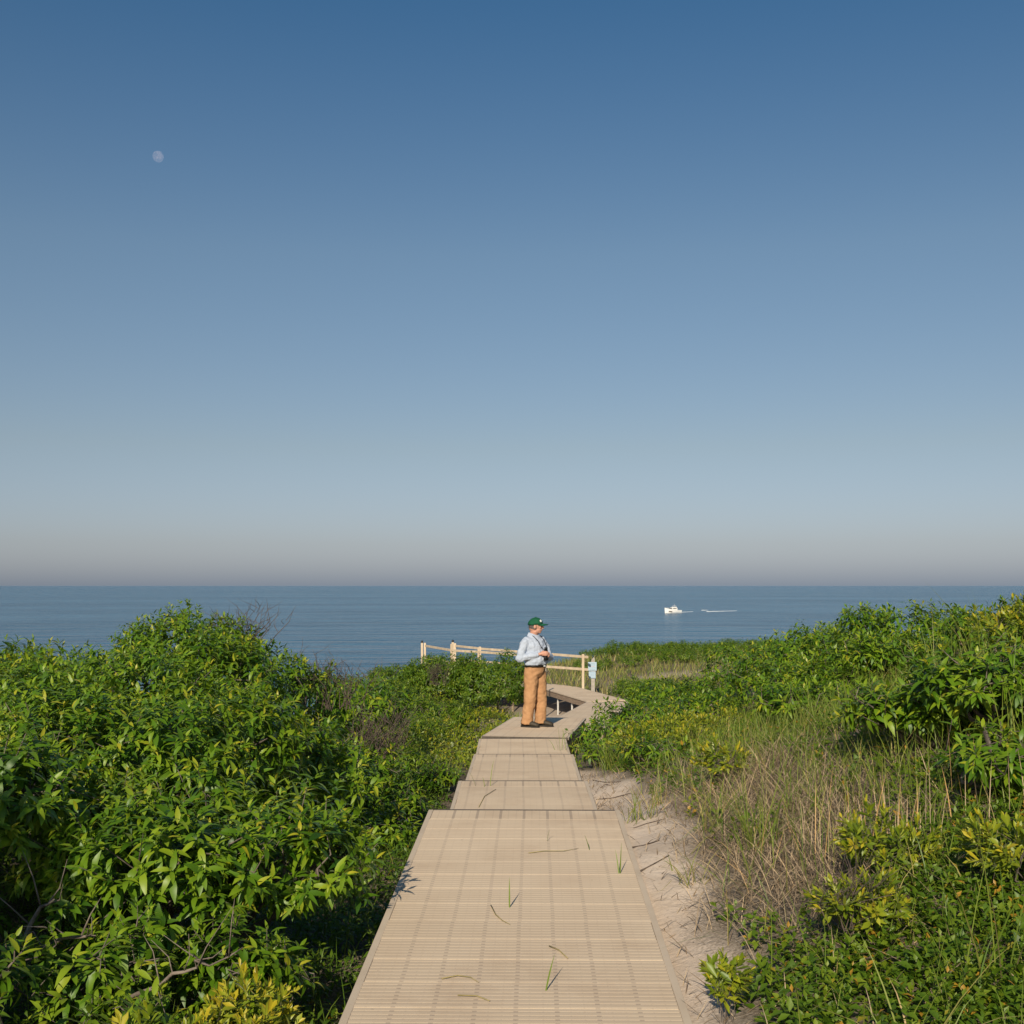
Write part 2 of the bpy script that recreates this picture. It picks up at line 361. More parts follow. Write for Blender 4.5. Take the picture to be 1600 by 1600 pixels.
# boardwalk sections: centre-line near (X, D, depth), far, width
SECT = [
 ('S1', (-.045, 1.6, 1.795), (.089, 8.69, 1.644), 1.40),
 ('S2', (.093, 8.78, 1.90), (.107, 11.48, 1.89), 1.25),
 ('S3', (.112, 11.56, 2.075), (.147, 14.9, 2.12), 1.25),
 ('S4', (.148, 14.97, 2.235), (.15, 17.04, 2.20), 1.25),
 ('S5', (.185, 17.10, 2.185), (.655, 20.6, 2.29), 1.27),
 ('S6', (1.05, 21.2, 2.56), (2.80, 34.3, 3.36), 1.22),
 ('S7', (2.81, 35.0, 3.40), (1.55, 40.0, 3.42), 1.25),
 ('S8', (1.42, 40.15, 3.44), (-2.85, 46.6, 3.50), 1.5),
]
def deck_dist(x, y):
    """signed distance outside the deck strips in plan (negative = over a deck), and deck z there"""
    x = np.asarray(x); y = np.asarray(y)
    best = np.full(x.shape, 9.0); zz = np.full(x.shape, -99.0)
    for _, a, b, wd in SECT:
        ax, ay, ah = a; bx, by, bh = b
        dx, dy = bx - ax, by - ay; L = math.hypot(dx, dy); dx /= L; dy /= L
        s = (x - ax) * dx + (y - ay) * dy; q = np.abs(-(x - ax) * dy + (y - ay) * dx)
        d = np.maximum(q - wd / 2, np.maximum(-s - .3, s - L - .3))
        z = EYE - (ah + (bh - ah) * np.clip(s / L, 0, 1))
        k = d < best
        best = np.where(k, d, best); zz = np.where(k, z, zz)
    return best, zz

# litter / vegetation patches in plan
def blob(x, y, c):
    cx, cy, rx, ry = c
    return np.exp(-(((x - cx) / rx) ** 2 + ((y - cy) / ry) ** 2))
def sand_strip(x, y):
    """1 on the bare sand beside the walk"""
    wdt = np.interp(y, [3, 4.5, 6, 7.5, 9, 11, 13.5, 15], [.12, .16, .26, .36, .46, .46, .28, 0.0])
    edge = np.interp(y, [1.6, 8.69, 8.7, 15], [.66, .79, .73, .78])
    s = 1 / (1 + np.exp((x - edge - wdt - .06 * np.sin(5 * y)) / .06))
    s = np.where(x < 0, 0, s) * (y < 15)
    s = np.maximum(s, 1.3 * blob(x, y, (.9, 32, 1.3, 8)))
    s = np.maximum(s, .55 * blob(x, y, (5.7, 43, 2.2, 1.0)))
    return np.clip(s, 0, 1)

def grid_lines(a, b, d0, grow, lim):
    v = [a]; d = d0
    while v[-1] < b:
        v.append(v[-1] + d); d = min(d * grow, lim)
    return np.array(v)
def build_terrain():
    xr = grid_lines(0, 90, .05, 1.035, 6); xs = np.concatenate([-xr[1:][::-1], xr])
    ys = np.concatenate([np.linspace(-12, 2.5, 30)[:-1], grid_lines(2.5, 82, .05, 1.012, 2.0)])
    X, Y = np.meshgrid(xs, ys)
    Z = ground(X, Y)
    d, dz = deck_dist(X, Y)
    Z = np.where(d < .02, np.minimum(Z, dz - .02 - np.clip(-d, 0, .05)), Z)
    lit = 1 - sand_strip(X, Y)
    nx, ny = len(xs), len(ys)
    idx = np.arange(nx * ny).reshape(ny, nx)
    F = np.stack([idx[:-1, :-1], idx[:-1, 1:], idx[1:, 1:], idx[1:, :-1]], -1).reshape(-1, 4)
    V = np.stack([X, Y, Z], -1).reshape(-1, 3)
    me = np_mesh('dune_ground', V, F, lit.ravel(), True, M['sand'])
    return tag(link('dune_ground', me), kind='structure')
build_terrain()

# sea: one sheet out past the visible horizon
me = np_mesh('sea', [(-45000, 30, 0), (45000, 30, 0), (45000, 52000, 0), (-45000, 52000, 0)], [(0, 1, 2, 3)], mat=M['sea'])
tag(link('sea', me), kind='structure')

# ------------------------------------------------------------------ boardwalk
def plank_mesh(wd, depth):
    """ribbed plank: x across, y along the walk, ribs run across"""
    nr = 7; p = depth / nr; prof = [(-depth / 2 + .001, -.030)]
    for i in range(nr):
        y0 = -depth / 2 + i * p
        prof += [(y0 + .0015, -.0010), (y0 + p * .22, -.0010), (y0 + p * .34, 0.0), (y0 + p * .92, 0.0)]
    prof += [(depth / 2 - .001, -.0010), (depth / 2 - .001, -.030)]
    V = [(s * wd / 2, y, z) for s in (-1, 1) for y, z in prof]; n = len(prof)
    F = [(i, i + n, i + 1 + n, i + 1) for i in range(n - 1)]
    me = bpy.data.meshes.new('plank')
    me.from_pydata(V, [], F + [tuple(range(n)), tuple(range(2 * n - 1, n - 1, -1))]); me.update()
    return me

SLAB = {
 'S1': 'long near boardwalk section of ribbed beige planks, highest of the steps',
 'S2': 'boardwalk step section just below the long near one',
 'S3': 'middle boardwalk step section with grass blades at its near edge line',
 'S4': 'short boardwalk section just before the angled platform the man stands on',
 'S5': 'angled beige boardwalk platform under the standing man',
 'S6': 'descending boardwalk section behind the man, leading toward the sign post',
 'S7': 'raised boardwalk section on supports beside the fence end and sign post',
 'S8': 'farthest boardwalk section running between the two wooden rail fences',
}
def build_section(key, a, b, wd):
    A = Vector((a[0], a[1], EYE - a[2])); B = Vector((b[0], b[1], EYE - b[2]))
    d = B - A; L = d.length
    root = empty('boardwalk_section', A)
    root.rotation_mode = 'QUATERNION'; root.rotation_quaternion = d.to_track_quat('Y', 'Z')
    tag(root, SLAB[key], 'boardwalk', 'sections of the beige boardwalk')
    n = max(1, round(L / .29)); dp = (L - .028) / n
    me = plank_mesh(wd - .07, dp - .004); me.materials.append(M['deck'])
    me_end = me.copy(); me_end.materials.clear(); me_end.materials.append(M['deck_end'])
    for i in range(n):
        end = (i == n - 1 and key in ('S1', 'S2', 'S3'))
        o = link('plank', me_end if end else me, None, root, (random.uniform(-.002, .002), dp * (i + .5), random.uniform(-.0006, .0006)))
        o.rotation_euler = (random.uniform(-.0015, .0015), 0, random.uniform(-.0015, .0015))
    for s in (-1, 1):
        MB().box((s * (wd / 2 - .0165), L / 2, -.019), (.034, L - .006, .034)).build('edge_strip', M['deck_plain'], root, bevel=.002)
        MB().box((s * (wd / 2 - .05), L / 2, -.032 - .09), (.05, L - .012, .178)).build('stringer', M['stringer'], root, bevel=.004)
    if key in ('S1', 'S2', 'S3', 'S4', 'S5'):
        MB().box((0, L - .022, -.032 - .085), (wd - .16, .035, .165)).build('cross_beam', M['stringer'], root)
        if key == 'S5': MB().box((0, -.004, -.017), (wd - .01, .008, .034)).build('end_shade_strip', M['trim'], root)  # added dark strip, stands in for the shadow line along the front edge
        if key != 'S5': MB().box((0, L - .013, -.006), (wd - .075, .024, .014)).build('end_shade_strip', M['trim'], root)  # added dark strip, paints the shaded gap at the far edge
        MB().box((0, .022, -.032 - .085), (wd - .16, .035, .165)).build('cross_beam', M['stringer'], root)
    # posts down into the sand
    q = root.rotation_quaternion
    for sy in ([.35, .65] if key == 'S7' else [.5] if L < 4 else [.2, .5, .8]):
        for s in (-1, 1):
            p = A + q @ Vector((s * (wd / 2 - .10), L * sy, -.2))
            gz = g1(p.x, p.y) - .25
            if p.z - gz < .05: gz = p.z - .3
            mb = MB(); mb.tube([(0, 0, 0), (0, 0, -(p.z - gz))], .03 if key == 'S7' else .045, 8)
            o = mb.build('support_post', M['galv'] if key == 'S7' else M['stringer'], root)
            o.location = Vector((s * (wd / 2 - .10), L * sy, -.2)); o.rotation_mode = 'QUATERNION'; o.rotation_quaternion = q.inverted()
    return root
M['trim'] = noisy('end_shade', (.07, .055, .045), (.11, .09, .07), 10, .7)  # edge shade and gap darkness as a plain dark colour
M['deck_plain'] = noisy('deck_edge', (0.53, 0.425, 0.315), (0.60, 0.49, 0.37), 4, 0.7, spec=.25)
for s in SECT: build_section(*s)

# ------------------------------------------------------------------ foliage machinery
def leaf_template(nseg, fold, prof, droop, half_w, ncross=3):
    """unit-length leaf along +x, upper face +z"""
    ts = np.linspace(0, 1, nseg + 1)
    rows = []
    for t in ts:
        w_ = max(prof(t), .03) * half_w
        z = -droop * t * t; x = t * (1 - .35 * droop * t * droop)
        if ncross == 3: rows += [(x, -w_, z + fold * w_), (x, 0, z), (x, w_, z + fold * w_)]
        else: rows += [(x, -w_, z), (x, w_, z)]
    V = np.array(rows, np.float32); F = []
    for i in range(nseg):
        for j in range(ncross - 1):
            a = i * ncross + j; F.append((a, a + ncross, a + ncross + 1, a + 1))
    return V, np.array(F, np.int32)
prA = lambda t: math.sin(math.pi * t ** .85) ** .9
prB = lambda t: math.sin(math.pi * min(1, t ** 1.5 * .97 + .03)) ** .85
TPL = {
 'A3': [leaf_template(4, .18, prA, dr, .155) for dr in (.2, .4, .55, .75)],
 'A2': [leaf_template(3, .18, prA, dr, .155) for dr in (.25, .45, .7)],
 'A1': [leaf_template(2, 0, prA, dr, .165, 2) for dr in (.25, .45, .65)],
 'B2': [leaf_template(3, .4, prB, dr, .17) for dr in (-.1, .1, .25)],
 'B1': [leaf_template(2, 0, prB, dr, .18, 2) for dr in (-.1, .1, .25)],
 'C1': [leaf_template(2, .3, prA, dr, .26) for dr in (.15, .35)],
}
def unit(v): return v / np.maximum(np.linalg.norm(v, axis=-1, keepdims=True), 1e-9)

def shoot_leaves(P, Dv, n, length, spread, spacing, tip_young, size_var, rg, upw=0.3):
    """leaf frames for shoots: P tip positions, Dv axis directions -> per leaf pos, R(3x3 columns x,y,z scaled), tint"""
    K = len(P)
    i = np.arange(n)[None, :]
    ph = rg.uniform(0, 6.28, (K, 1)) + i * 2.3999 + rg.normal(0, .25, (K, n))
    f = i / max(n - 1, 1)                              # 0 = tip, 1 = base
    th = np.radians(spread[0] + (spread[1] - spread[0]) * f) + rg.normal(0, .16, (K, n))
    a = unit(np.cross(Dv, np.array([.3, .2, .93]) + rg.normal(0, .1, (K, 3)))); b = np.cross(Dv, a)
    radial = a[:, None] * np.cos(ph)[..., None] + b[:, None] * np.sin(ph)[..., None]
    X = Dv[:, None] * np.cos(th)[..., None] + radial * np.sin(th)[..., None]
    X = X + np.array([0, 0, -.18]) * f[..., None]
    X = unit(X)
    U = Dv[:, None] * (1 - upw) + np.array([0, 0, 1.0]) * upw
    Z = U - X * (U * X).sum(-1, keepdims=True)
    Z = unit(Z + rg.normal(0, .18, Z.shape)); Z = unit(Z - X * (Z * X).sum(-1, keepdims=True))
    Y = np.cross(Z, X)
    ln = length * (.55 + .5 * np.clip(f * 2.2, 0, 1)) * rg.uniform(1 - size_var, 1 + size_var, (K, n))
    org = P[:, None] - Dv[:, None] * (i * spacing)[..., None]
    tint = np.clip(.42 + tip_young * (1 - f) ** 3 + rg.normal(0, .15, (K, n)) + rg.normal(0, .14, (K, 1)), 0, 1)
    R = np.stack([X, Y, Z], -1) * ln[..., None, None]
    return org.reshape(-1, 3), R.reshape(-1, 3, 3), tint.ravel()

def leaves_to_mesh(name, org, R, tint, tpls, mat, rg):
    if len(org) == 0: return None
    which = rg.integers(0, len(tpls), len(org)); Vs = []; Fs = []; Ts = []; base = 0
    for k, (tv, tf) in enumerate(tpls):
        s = which == k; m = int(s.sum())
        if not m: continue
        v = np.einsum('nij,kj->nki', R[s], tv) + org[s][:, None]
        nv = len(tv)
        Vs.append(v.reshape(-1, 3)); Ts.append(np.repeat(tint[s], nv))
        Fs.append((tf[None] + (np.arange(m) * nv)[:, None, None] + base).reshape(-1, tf.shape[1])); base += m * nv
    return np_mesh(name, np.concatenate(Vs), np.concatenate(Fs), np.concatenate(Ts), True, mat)

def crown_points(c, r, nl, dens, rg, fill=.14):
    """shoot tips + directions on a lumpy crown made of lobes; c centre at mid height, r radii"""
    c = np.array(c); r = np.array(r)
    u = unit(rg.normal(0, 1, (nl, 3))); u[:, 2] = np.abs(u[:, 2]) * .9 - .25
    u = unit(u)
    lr = rg.uniform(.28, .50, nl) * r.mean()
    ctr = c + u * (r - lr[:, None] * .8).clip(.02) * rg.uniform(.75, 1.0, (nl, 1))
    # a central mass as well
    ctr = np.vstack([ctr, c[None]]); lrr = np.concatenate([np.stack([lr] * 3, -1), (r * .72)[None]])
    P = []; Dd = []
    for k in range(len(ctr)):
        area = 4 * math.pi * (lrr[k].prod()) ** (2 / 3)
        m = max(4, int(area * dens * .62))
        v = unit(rg.normal(0, 1, (m, 3))); v = v[v[:, 2] > -.55]
        shell = rg.uniform(.80, 1.08, (len(v), 1))
        inner = rg.random((len(v), 1)) < fill
        shell = np.where(inner, rg.uniform(.35, .8, shell.shape), shell)
        p = ctr[k] + v * lrr[k] * shell
        # drop those well inside other lobes
        keep = np.ones(len(p), bool)
        for j in range(len(ctr)):
            if j == k: continue
            q = (((p - ctr[j]) / lrr[j]) ** 2).sum(-1)
            keep &= ~((q < .45) & (rg.random(len(p)) > fill * .6))
        P.append(p[keep]); Dd.append(unit(v[keep] * .8 + unit((p[keep] - c) / r) * .6 + np.array([0, 0, .45]) + rg.normal(0, .3, (keep.sum(), 3))))
    return np.concatenate(P), np.concatenate(Dd), ctr

KINDS = {  # leaf length, leaves/shoot, spread angles, spacing, density, young tint
 'A': dict(ln=.094, n=13, spread=(25, 86), sp=.013, dens=66, young=.34, mat='leafA'),
 'B': dict(ln=.058, n=12, spread=(12, 62), sp=.009, dens=150, young=.50, mat='leafB'),
 'D': dict(ln=.070, n=11, spread=(20, 85), sp=.012, dens=150, young=.35, mat='leafD'),
}
def leaf_variants():
    out = []
    for k, (tv, tf) in enumerate(TPL['A3']):
        for q in (.3, .5, .8):
            out.append(np_mesh('leaf', tv, tf, np.full(len(tv), q), True, M['leafA']))
    return out
LEAFV = leaf_variants()

def twigs_mesh(name, base, ctr, tips, rg, r0, mat, parent, sc=1.0):
    r0 *= sc
    mb = MB()
    base = Vector(base)
    for c in ctr:
        c = Vector(c); b = base + Vector(rg.normal(0, .08 * sc, 3))
        b.z = base.z - .05
        mid = b.lerp(c, .5) + Vector(rg.normal(0, .09 * sc, 3)); q1 = b.lerp(c, .25) + Vector(rg.normal(0, .05 * sc, 3)); q3 = mid.lerp(c, .5) + Vector(rg.normal(0, .05 * sc, 3))
        mb.tube([b, q1, mid, q3, c], [r0, r0 * .85, r0 * .65, r0 * .5, r0 * .35], 5, False)
    C = np.array(ctr)
    for t in tips:
        k = int(((C - t) ** 2).sum(-1).argmin()); c = Vector(C[k]); t = Vector(t)
        m = c.lerp(t, .5) + Vector(rg.normal(0, .04, 3)) + Vector((0, 0, -.03))
        mb.tube([c, m, t], [r0 * .3, r0 * .2, r0 * .1], 4, False)
    return mb.build(name, mat, parent, True)

def shrub(kind, X, D, R, top, label, name='shrub', group=None, flat=1.0, detail=None, singles=0, low=0.0, dens=1.0, tint=0.0, trim=0.0, seed=None):
    """top = depth of the crown's top below the eye"""
    rg = np.random.default_rng(seed if seed is not None else int(abs(X) * 1000 + D * 77 + R * 31) )
    K = KINDS[kind]
    gz = g1(X, D); zt = EYE - top
    H = max(zt - gz, .35)
    root = empty(name, (X, D, gz)); tag(root, label, 'shrub', group)
    c = (X, D, gz + H * (.52 + low)); r = (R, R * flat, H * (.5 - low * .5))
    far = D > 14.5
    dn = K['dens'] * dens * (1.0 if D < 10 else .8 if D < 16 else .62)
    P, Dv, ctr = crown_points(c, r, int(9 + R * 7), dn, rg)
    gzp = ground(P[:, 0], P[:, 1]); dd, dz = deck_dist(P[:, 0], P[:, 1])
    keep = (P[:, 2] > gzp + .03) & ~((dd < .05 - trim) & (P[:, 2] > dz - .35))
    # leave out shoots deep at the back
    keep &= ~((P[:, 1] > D + R * .45) & (rg.random(len(P)) < .55))
    # never crowd the camera itself
    keep &= ((P[:, 0] ** 2 + P[:, 1] ** 2) > 1.4 ** 2)
    P = P[keep]; Dv = Dv[keep]
    ln = K['ln'] * (1.0 if D < 14 else 1.12 if D < 22 else 1.35)
    n = K['n'] if not far else max(7, int(K['n'] * .62))
    org, Rm, tn = shoot_leaves(P, Dv, n, ln, K['spread'], K['sp'], K['young'], .28, rg, .55 if kind == 'A' else .25)
    tn = np.clip(tn + tint, 0, 1)
    if kind == 'A': tp = TPL['A3'] if D < 7.5 else TPL['A2'] if D < 13 else TPL['A1']
    elif kind == 'B': tp = TPL['B2'] if D < 7 else TPL['B1']
    else: tp = TPL['A1']
    if singles:
        # the leaves that show largest become parts of their own
        score = org[:, 1] - .6 * org[:, 2] + rg.normal(0, .15, len(org))
        pick = np.argsort(score)[:singles]
        msk = np.ones(len(org), bool); msk[pick] = False
        inv = Vector((X, D, gz))
        for i in pick:
            o = bpy.data.objects.new('leaf', LEAFV[int(rg.integers(0, 4)) * 3 + (0 if tn[i] < .4 else 1 if tn[i] < .66 else 2)])
            COL.objects.link(o); o.parent = root
            mt = Matrix(Rm[i].tolist()).to_4x4(); mt.translation = Vector(org[i]) - inv
            o.matrix_local = mt
        org, Rm, tn = org[msk], Rm[msk], tn[msk]
    me = leaves_to_mesh('foliage', org - np.array([X, D, gz]), Rm, tn, tp, M[K['mat']], rg)
    tag(link('foliage', me, None, root), kind='stuff')
    m = min(len(P), 90 if D < 8 else 40 if D < 16 else 14)
    tips = P[rg.choice(len(P), m, replace=False)] - np.array([X, D, gz])
    tw = twigs_mesh('branches', (0, 0, 0), ctr - np.array([X, D, gz]), tips, rg, .022 if kind == 'A' else .010, M['bark'], root, min(1.0, R / .6))
    return root

# ---- left thicket
gL = 'broad-leaved shrubs of the thicket left of the boardwalk'
LT = 'glossy green broad-leaved shrub in the tall thicket left of the boardwalk'
shrub('A', -1.70, 6.3, 1.03, .98, 'large glossy broad-leaved shrub overhanging the left edge of the long near boardwalk section', group=gL, singles=280, low=.05, trim=.13)
shrub('A', -3.05, 6.2, 1.05, .80, 'glossy broad-leaved shrub behind the bare limbs at the thicket foot', group=gL, singles=200, low=.10, dens=.75)
shrub('A', -2.35, 4.5, .58, 1.36, 'low broad-leaved shrub in front of the bare grey limbs', group=gL, singles=200, dens=.55)
shrub('A', -1.50, 4.45, .40, 1.55, 'small leafy shoot cluster beside the yellow-green bayberry', group=gL, singles=120)
shrub('A', -1.75, 5.1, .42, 1.38, 'leafy sprays hanging over the bare limbs at the thicket foot', group=gL, singles=120, dens=.6)
shrub('A', -1.25, 5.4, .38, 1.45, 'drooping leafy spray between the overhanging shrub and the bayberry', group=gL, singles=100)
shrub('A', -2.6, 8.2, 1.25, .63, 'broad-leaved shrub behind the overhanging one, in the middle of the left thicket', group=gL, low=.05)
shrub('A', -1.9, 9.5, .95, .98, 'broad-leaved shrub above the dark hollow between thicket and second boardwalk section', group=gL)
shrub('A', -4.2, 9.4, 1.3, .58, 'broad-leaved shrub on the near skyline shoulder of the left thicket', group=gL)
shrub('A', -3.4, 11.4, 1.2, .44, 'broad-leaved shrub just below the topmost thicket shrub', group=gL)
shrub('A', -3.72, 13.2, .98, .19, 'topmost broad-leaved shrub crowning the left thicket against the sea', group=gL)
shrub('A', -2.8, 13.4, .85, .58, 'broad-leaved shrub with bare dark twigs beside the thicket crown', group=gL)
shrub('A', -5.3, 12.4, 1.3, .68, 'broad-leaved shrub on the low thicket skyline, farthest from the boardwalk', group=gL)
shrub('A', -2.25, 15.6, 1.05, .98, 'dark shrub at the thicket end sloping down to the valley', group=gL)
shrub('A', -1.75, 11.9, .75, 1.50, 'broad-leaved shrub in the hollow beside the brown twiggy bush', group=gL)
shrub('A', -1.18, 9.7, .46, 1.78, 'small broad-leaved shrub leaning over the second boardwalk section', group=gL, trim=.12)
shrub('A', -1.15, 11.6, .46, 1.85, 'small broad-leaved shrub beside the middle boardwalk section', group=gL, trim=.10)
shrub('A', -1.02, 13.9, .50, 2.02, 'green shrub whose leaf tips touch the middle boardwalk section', group=gL, trim=.16)
shrub('A', -2.25, 1.8, .70, .05, 'thicket shrub beside the near end of the boardwalk', group=gL, dens=.9, seed=901)
shrub('A', -3.35, 2.5, .95, -.85, 'tall thicket shrub shading the bare limbs at the thicket foot', group=gL, dens=1.0, seed=902)
shrub('B', -.98, 4.4, .28, 1.36, 'bright yellow-green bayberry at the near left edge of the boardwalk', name='bayberry', dens=1.2, tint=.32)
shrub('B', -1.22, 4.1, .28, 1.44, 'dull green bayberry in the shade of the near thicket', name='bayberry', tint=-.05)
# ---- valley left of the man
gM = 'low scrub in the valley left of the man'
for a, l in [((-1.35, 17, .75, 2.12), 'yellowish scrub beside the short boardwalk section'), ((-1.95, 19, .95, 1.98), 'green scrub mound behind the brown twiggy bush'), ((-1.05, 20, .75, 2.25), 'yellowish scrub beside the left edge of the angled platform'), ((-2.7, 21, 1.05, 1.80), 'dull green scrub mound on the valley skyline below the thicket end'), ((-1.6, 23, 1.0, 2.05), 'green scrub in the middle of the valley before the dark fence shrubs'), ((-.65, 23, .75, 2.42), 'low yellow-green scrub below the round shrub behind the man'), ((-3.1, 25, 1.15, 1.85), 'scrub mound on the valley skyline with open sea behind'), ((-1.6, 15.2, .6, 2.0), 'scrub at the dark edge of the thicket hollow'), ((-.75, 17.6, .4, 2.35), 'small yellow scrub touching the corner of the angled platform'), ((-.15, 21.5, .5, 2.6), 'low scrub just past the far edge of the angled platform')]:
    shrub('B' if a[0] > -1.5 else 'D', *a, l, group=gM, tint=.08, dens=.85)
shrub('D', -.50, 28, 1.22, 1.46, 'round dark green shrub just behind the man, in front of the rail fence', group=gM, low=-.10, dens=1.5)
shrub('D', -1.65, 28.5, 1.15, 1.62, 'dark green shrub hiding the left fence posts, with grey dead twigs', group=gM, low=-.10, dens=1.5)
shrub('D', -2.65, 29, .9, 1.92, 'small dark shrub at the low left end before the fence corner posts', group=gM, low=-.10, dens=1.5)
shrub('D', .45, 25.5, .45, 2.95, 'small green shrub on the sand right behind the platform', group=gM)
# ---- right of the walk
gR = 'shrubs on the dune right of the boardwalk'
shrub('A', 1.42, 16.3, .66, 1.75, 'leafy shrub growing against the dark side of the angled platform', group=gR, trim=.08)
shrub('A', 2.0, 17.6, .85, 1.68, 'leafy shrub hiding the bend of the descending boardwalk', group=gR)
shrub('B', 2.3, 15.2, .75, 1.60, 'yellow-green bayberry on the dune beside the angled platform', name='bayberry', group=gR, tint=.12)
shrub('B', 1.75, 13.4, .62, 1.72, 'yellow-green bayberry above the bare sand strip', name='bayberry', group=gR, tint=.05)
shrub('A', 1.52, 12.4, .45, 1.85, 'dark low shrub at the foot of the dune on the bare sand', group=gR, dens=.9)
shrub('A', 1.12, 14.9, .3, 2.0, 'small shrub at the corner of the angled platform', group=gR)
for a, l in [((3.2, 20, 1.05, 1.55), 'green shrub above the bend of the descending boardwalk'), ((2.9, 23.5, 1.0, 1.98), 'green shrub sloping down toward the sign post'), ((4.5, 20.2, 1.25, .92), 'green shrub where the dune skyline drops to the far hump'), ((4.75, 17.2, 1.2, .56), 'green shrub on the falling part of the dune skyline'), ((3.7, 16.2, 1.0, .98), 'green shrub on the dune flank below the skyline shrubs'), ((5.0, 15, 1.15, .34), 'rounded green shrub topping the dune skyline'), ((4.3, 13.6, .95, .54), 'green shrub just below the rounded skyline shrub'), ((3.35, 13.1, .85, .90), 'green shrub above the grassy slope'), ((2.95, 11.6, .65, 1.05), 'lowest green crest shrub at the top of the tan grass'), ((5.3, 12.4, .9, .22), 'green shrub between the skyline bayberry and the rounded shrub'), ((2.9, 18.0, .7, 1.6), 'green shrub behind the yellow-green bayberry by the platform')]:
    shrub('A', *a, l, group=gR, dens=1.2)
shrub('D', 3.95, 37, 1.05, 2.86, 'dark green low shrub between the sign post and the dune', group=gR)
shrub('D', 4.3, 31, 1.2, 2.5, 'low green shrub on the flat beyond the dune crest', group=gR)
shrub('A', 3.10, 7.2, .74, .30, 'broad-leaved shrub on the dune top with the largest leaves right of the boardwalk', group=gR, singles=200)
shrub('A', 2.70, 7.7, .62, .56, 'broad-leaved shrub just downslope of the large-leaved one', group=gR, singles=120)
shrub('A', 2.68, 6.3, .52, .80, 'low broad-leaved shrub among tall grass stems', group=gR, singles=100)
shrub('B', 4.42, 10.1, .5, .07, 'yellowish bayberry on the highest dune top against the sea', name='bayberry', group=gR, tint=.15)
gB = 'bayberry bushes in the dune ground cover'
for a, l in [((1.82, 5.75, .30, 1.17), 'yellow-tipped bayberry below the tan broomsedge stalks'), ((1.48, 5.05, .24, 1.34), 'bayberry with bare grey twigs in the ground cover'), ((2.25, 5.2, .30, 1.05), 'bayberry sprig with upright yellow leaves among creepers'), ((1.62, 9.0, .26, 1.36), 'tiny yellow bayberry in the dry grey thatch'), ((.86, 4.75, .10, 1.62), 'yellow-green seedling bayberry touching the boardwalk edge')]:
    shrub('B', *a, l, name='bayberry', group=gB, dens=.9, tint=.06)
# ---- far hump beyond the fence
gF = 'small shrubs on the far grassy hump'
rg = np.random.default_rng(11)
for i in range(26):
    x = 3.4 + 9.5 * (i + rg.random()) / 26; y = rg.uniform(52, 57) if i % 3 else rg.uniform(47, 51); r = rg.uniform(.6, 1.2)
    shrub('D', x, y, r, EYE - g1(x, y) - rg.uniform(.35, .65), 'small green shrub on the far grassy hump beyond the fence', group=gF, dens=.6, seed=100 + i)

# bare grey limbs showing through the thicket foot
def limb(label, pts, r, parent=None):
    rgl = random.Random(len(label))
    mb = MB(); P = [Vector(p) for p in pts]
    Q = []
    for i in range(len(P) - 1):
        for k in range(3):
            Q.append(P[i].lerp(P[i + 1], k / 3) + Vector((rgl.gauss(0, .012), rgl.gauss(0, .012), rgl.gauss(0, .012))))
    Q.append(P[-1])
    mb.tube(Q, [r * (1 - .75 * i / (len(Q) - 1)) for i in range(len(Q))], 7)
    for i in range(2, len(Q) - 1, 1):
        e = Q[i] + Vector((rgl.uniform(-.2, .2), rgl.uniform(-.15, .1), rgl.uniform(.02, .25)))
        m = Q[i].lerp(e, .5) + Vector((rgl.gauss(0, .02), 0, rgl.gauss(0, .02)))
        mb.tube([Q[i], m, e], [r * .35, r * .22, r * .08], 5)
    o = mb.build('bare_limb', M['limb'], parent, True)
    return tag(o, label, 'branch', 'bare limbs under the thicket')
M['limb'] = noisy('grey_limb', (0.12, 0.095, 0.075), (0.27, 0.22, 0.175), 18, 0.85, 0.6, 50)
limb('forked pale grey limb low in the left thicket', [pos(30, 1490, 5.25), pos(55, 1420, 5.25), pos(85, 1405, 5.20)], .014)
limb('pale knotted limb lying under the thicket leaves', [pos(70, 1480, 5.15), pos(110, 1470, 5.10), pos(150, 1462, 5.10)], .014)
limb('thin curved grey limb reaching toward the bayberry', [pos(200, 1560, 4.85), pos(270, 1530, 4.65), pos(310, 1510, 4.65), pos(380, 1480, 4.75)], .010)
limb('slender limb hanging in the dark gap of the thicket', [pos(120, 1300, 5.85), pos(100, 1370, 5.75), pos(110, 1440, 5.65)], .010)

# dead twiggy bush
def dead_bush(X, D, base_h, n, spread, hgt, label, seed, lean=(0, 0), k_=1.0):
    rgd = random.Random(seed); z = EYE - base_h
    mb = MB()
    for i in range(n):
        a = rgd.uniform(0, 6.28); s = rgd.uniform(.1, 1) * spread
        h = hgt * rgd.uniform(.6, 1.1)
        p0 = Vector((rgd.gauss(0, spread * .25), rgd.gauss(0, spread * .25), 0)); p3 = p0 + Vector((math.cos(a) * s + lean[0] * h, math.sin(a) * s + lean[1] * h, h))
        p1 = p0.lerp(p3, .35) + Vector((rgd.gauss(0, .04), rgd.gauss(0, .04), .05)); p2 = p0.lerp(p3, .7) + Vector((rgd.gauss(0, .04), rgd.gauss(0, .04), .03))
        mb.tube([p0, p1, p2, p3], [.006 * k_, .005 * k_, .0035 * k_, .0015 * k_], 4, False)
        for k in range(4):
            q = p1.lerp(p3, rgd.random()); e = q + Vector((rgd.gauss(0, .10), rgd.gauss(0, .10), rgd.uniform(.03, .2)))
            mb.tube([q, q.lerp(e, .5) + Vector((rgd.gauss(0, .015), 0, 0)), e], [.003 * k_, .0025 * k_, .001 * k_], 4, False)
    o = empty('dead_bush', (X, D, z)); tag(o, label, 'bush', 'dead twiggy bushes')
    tag(mb.build('twigs', M['twig'], o, True), kind='stuff')
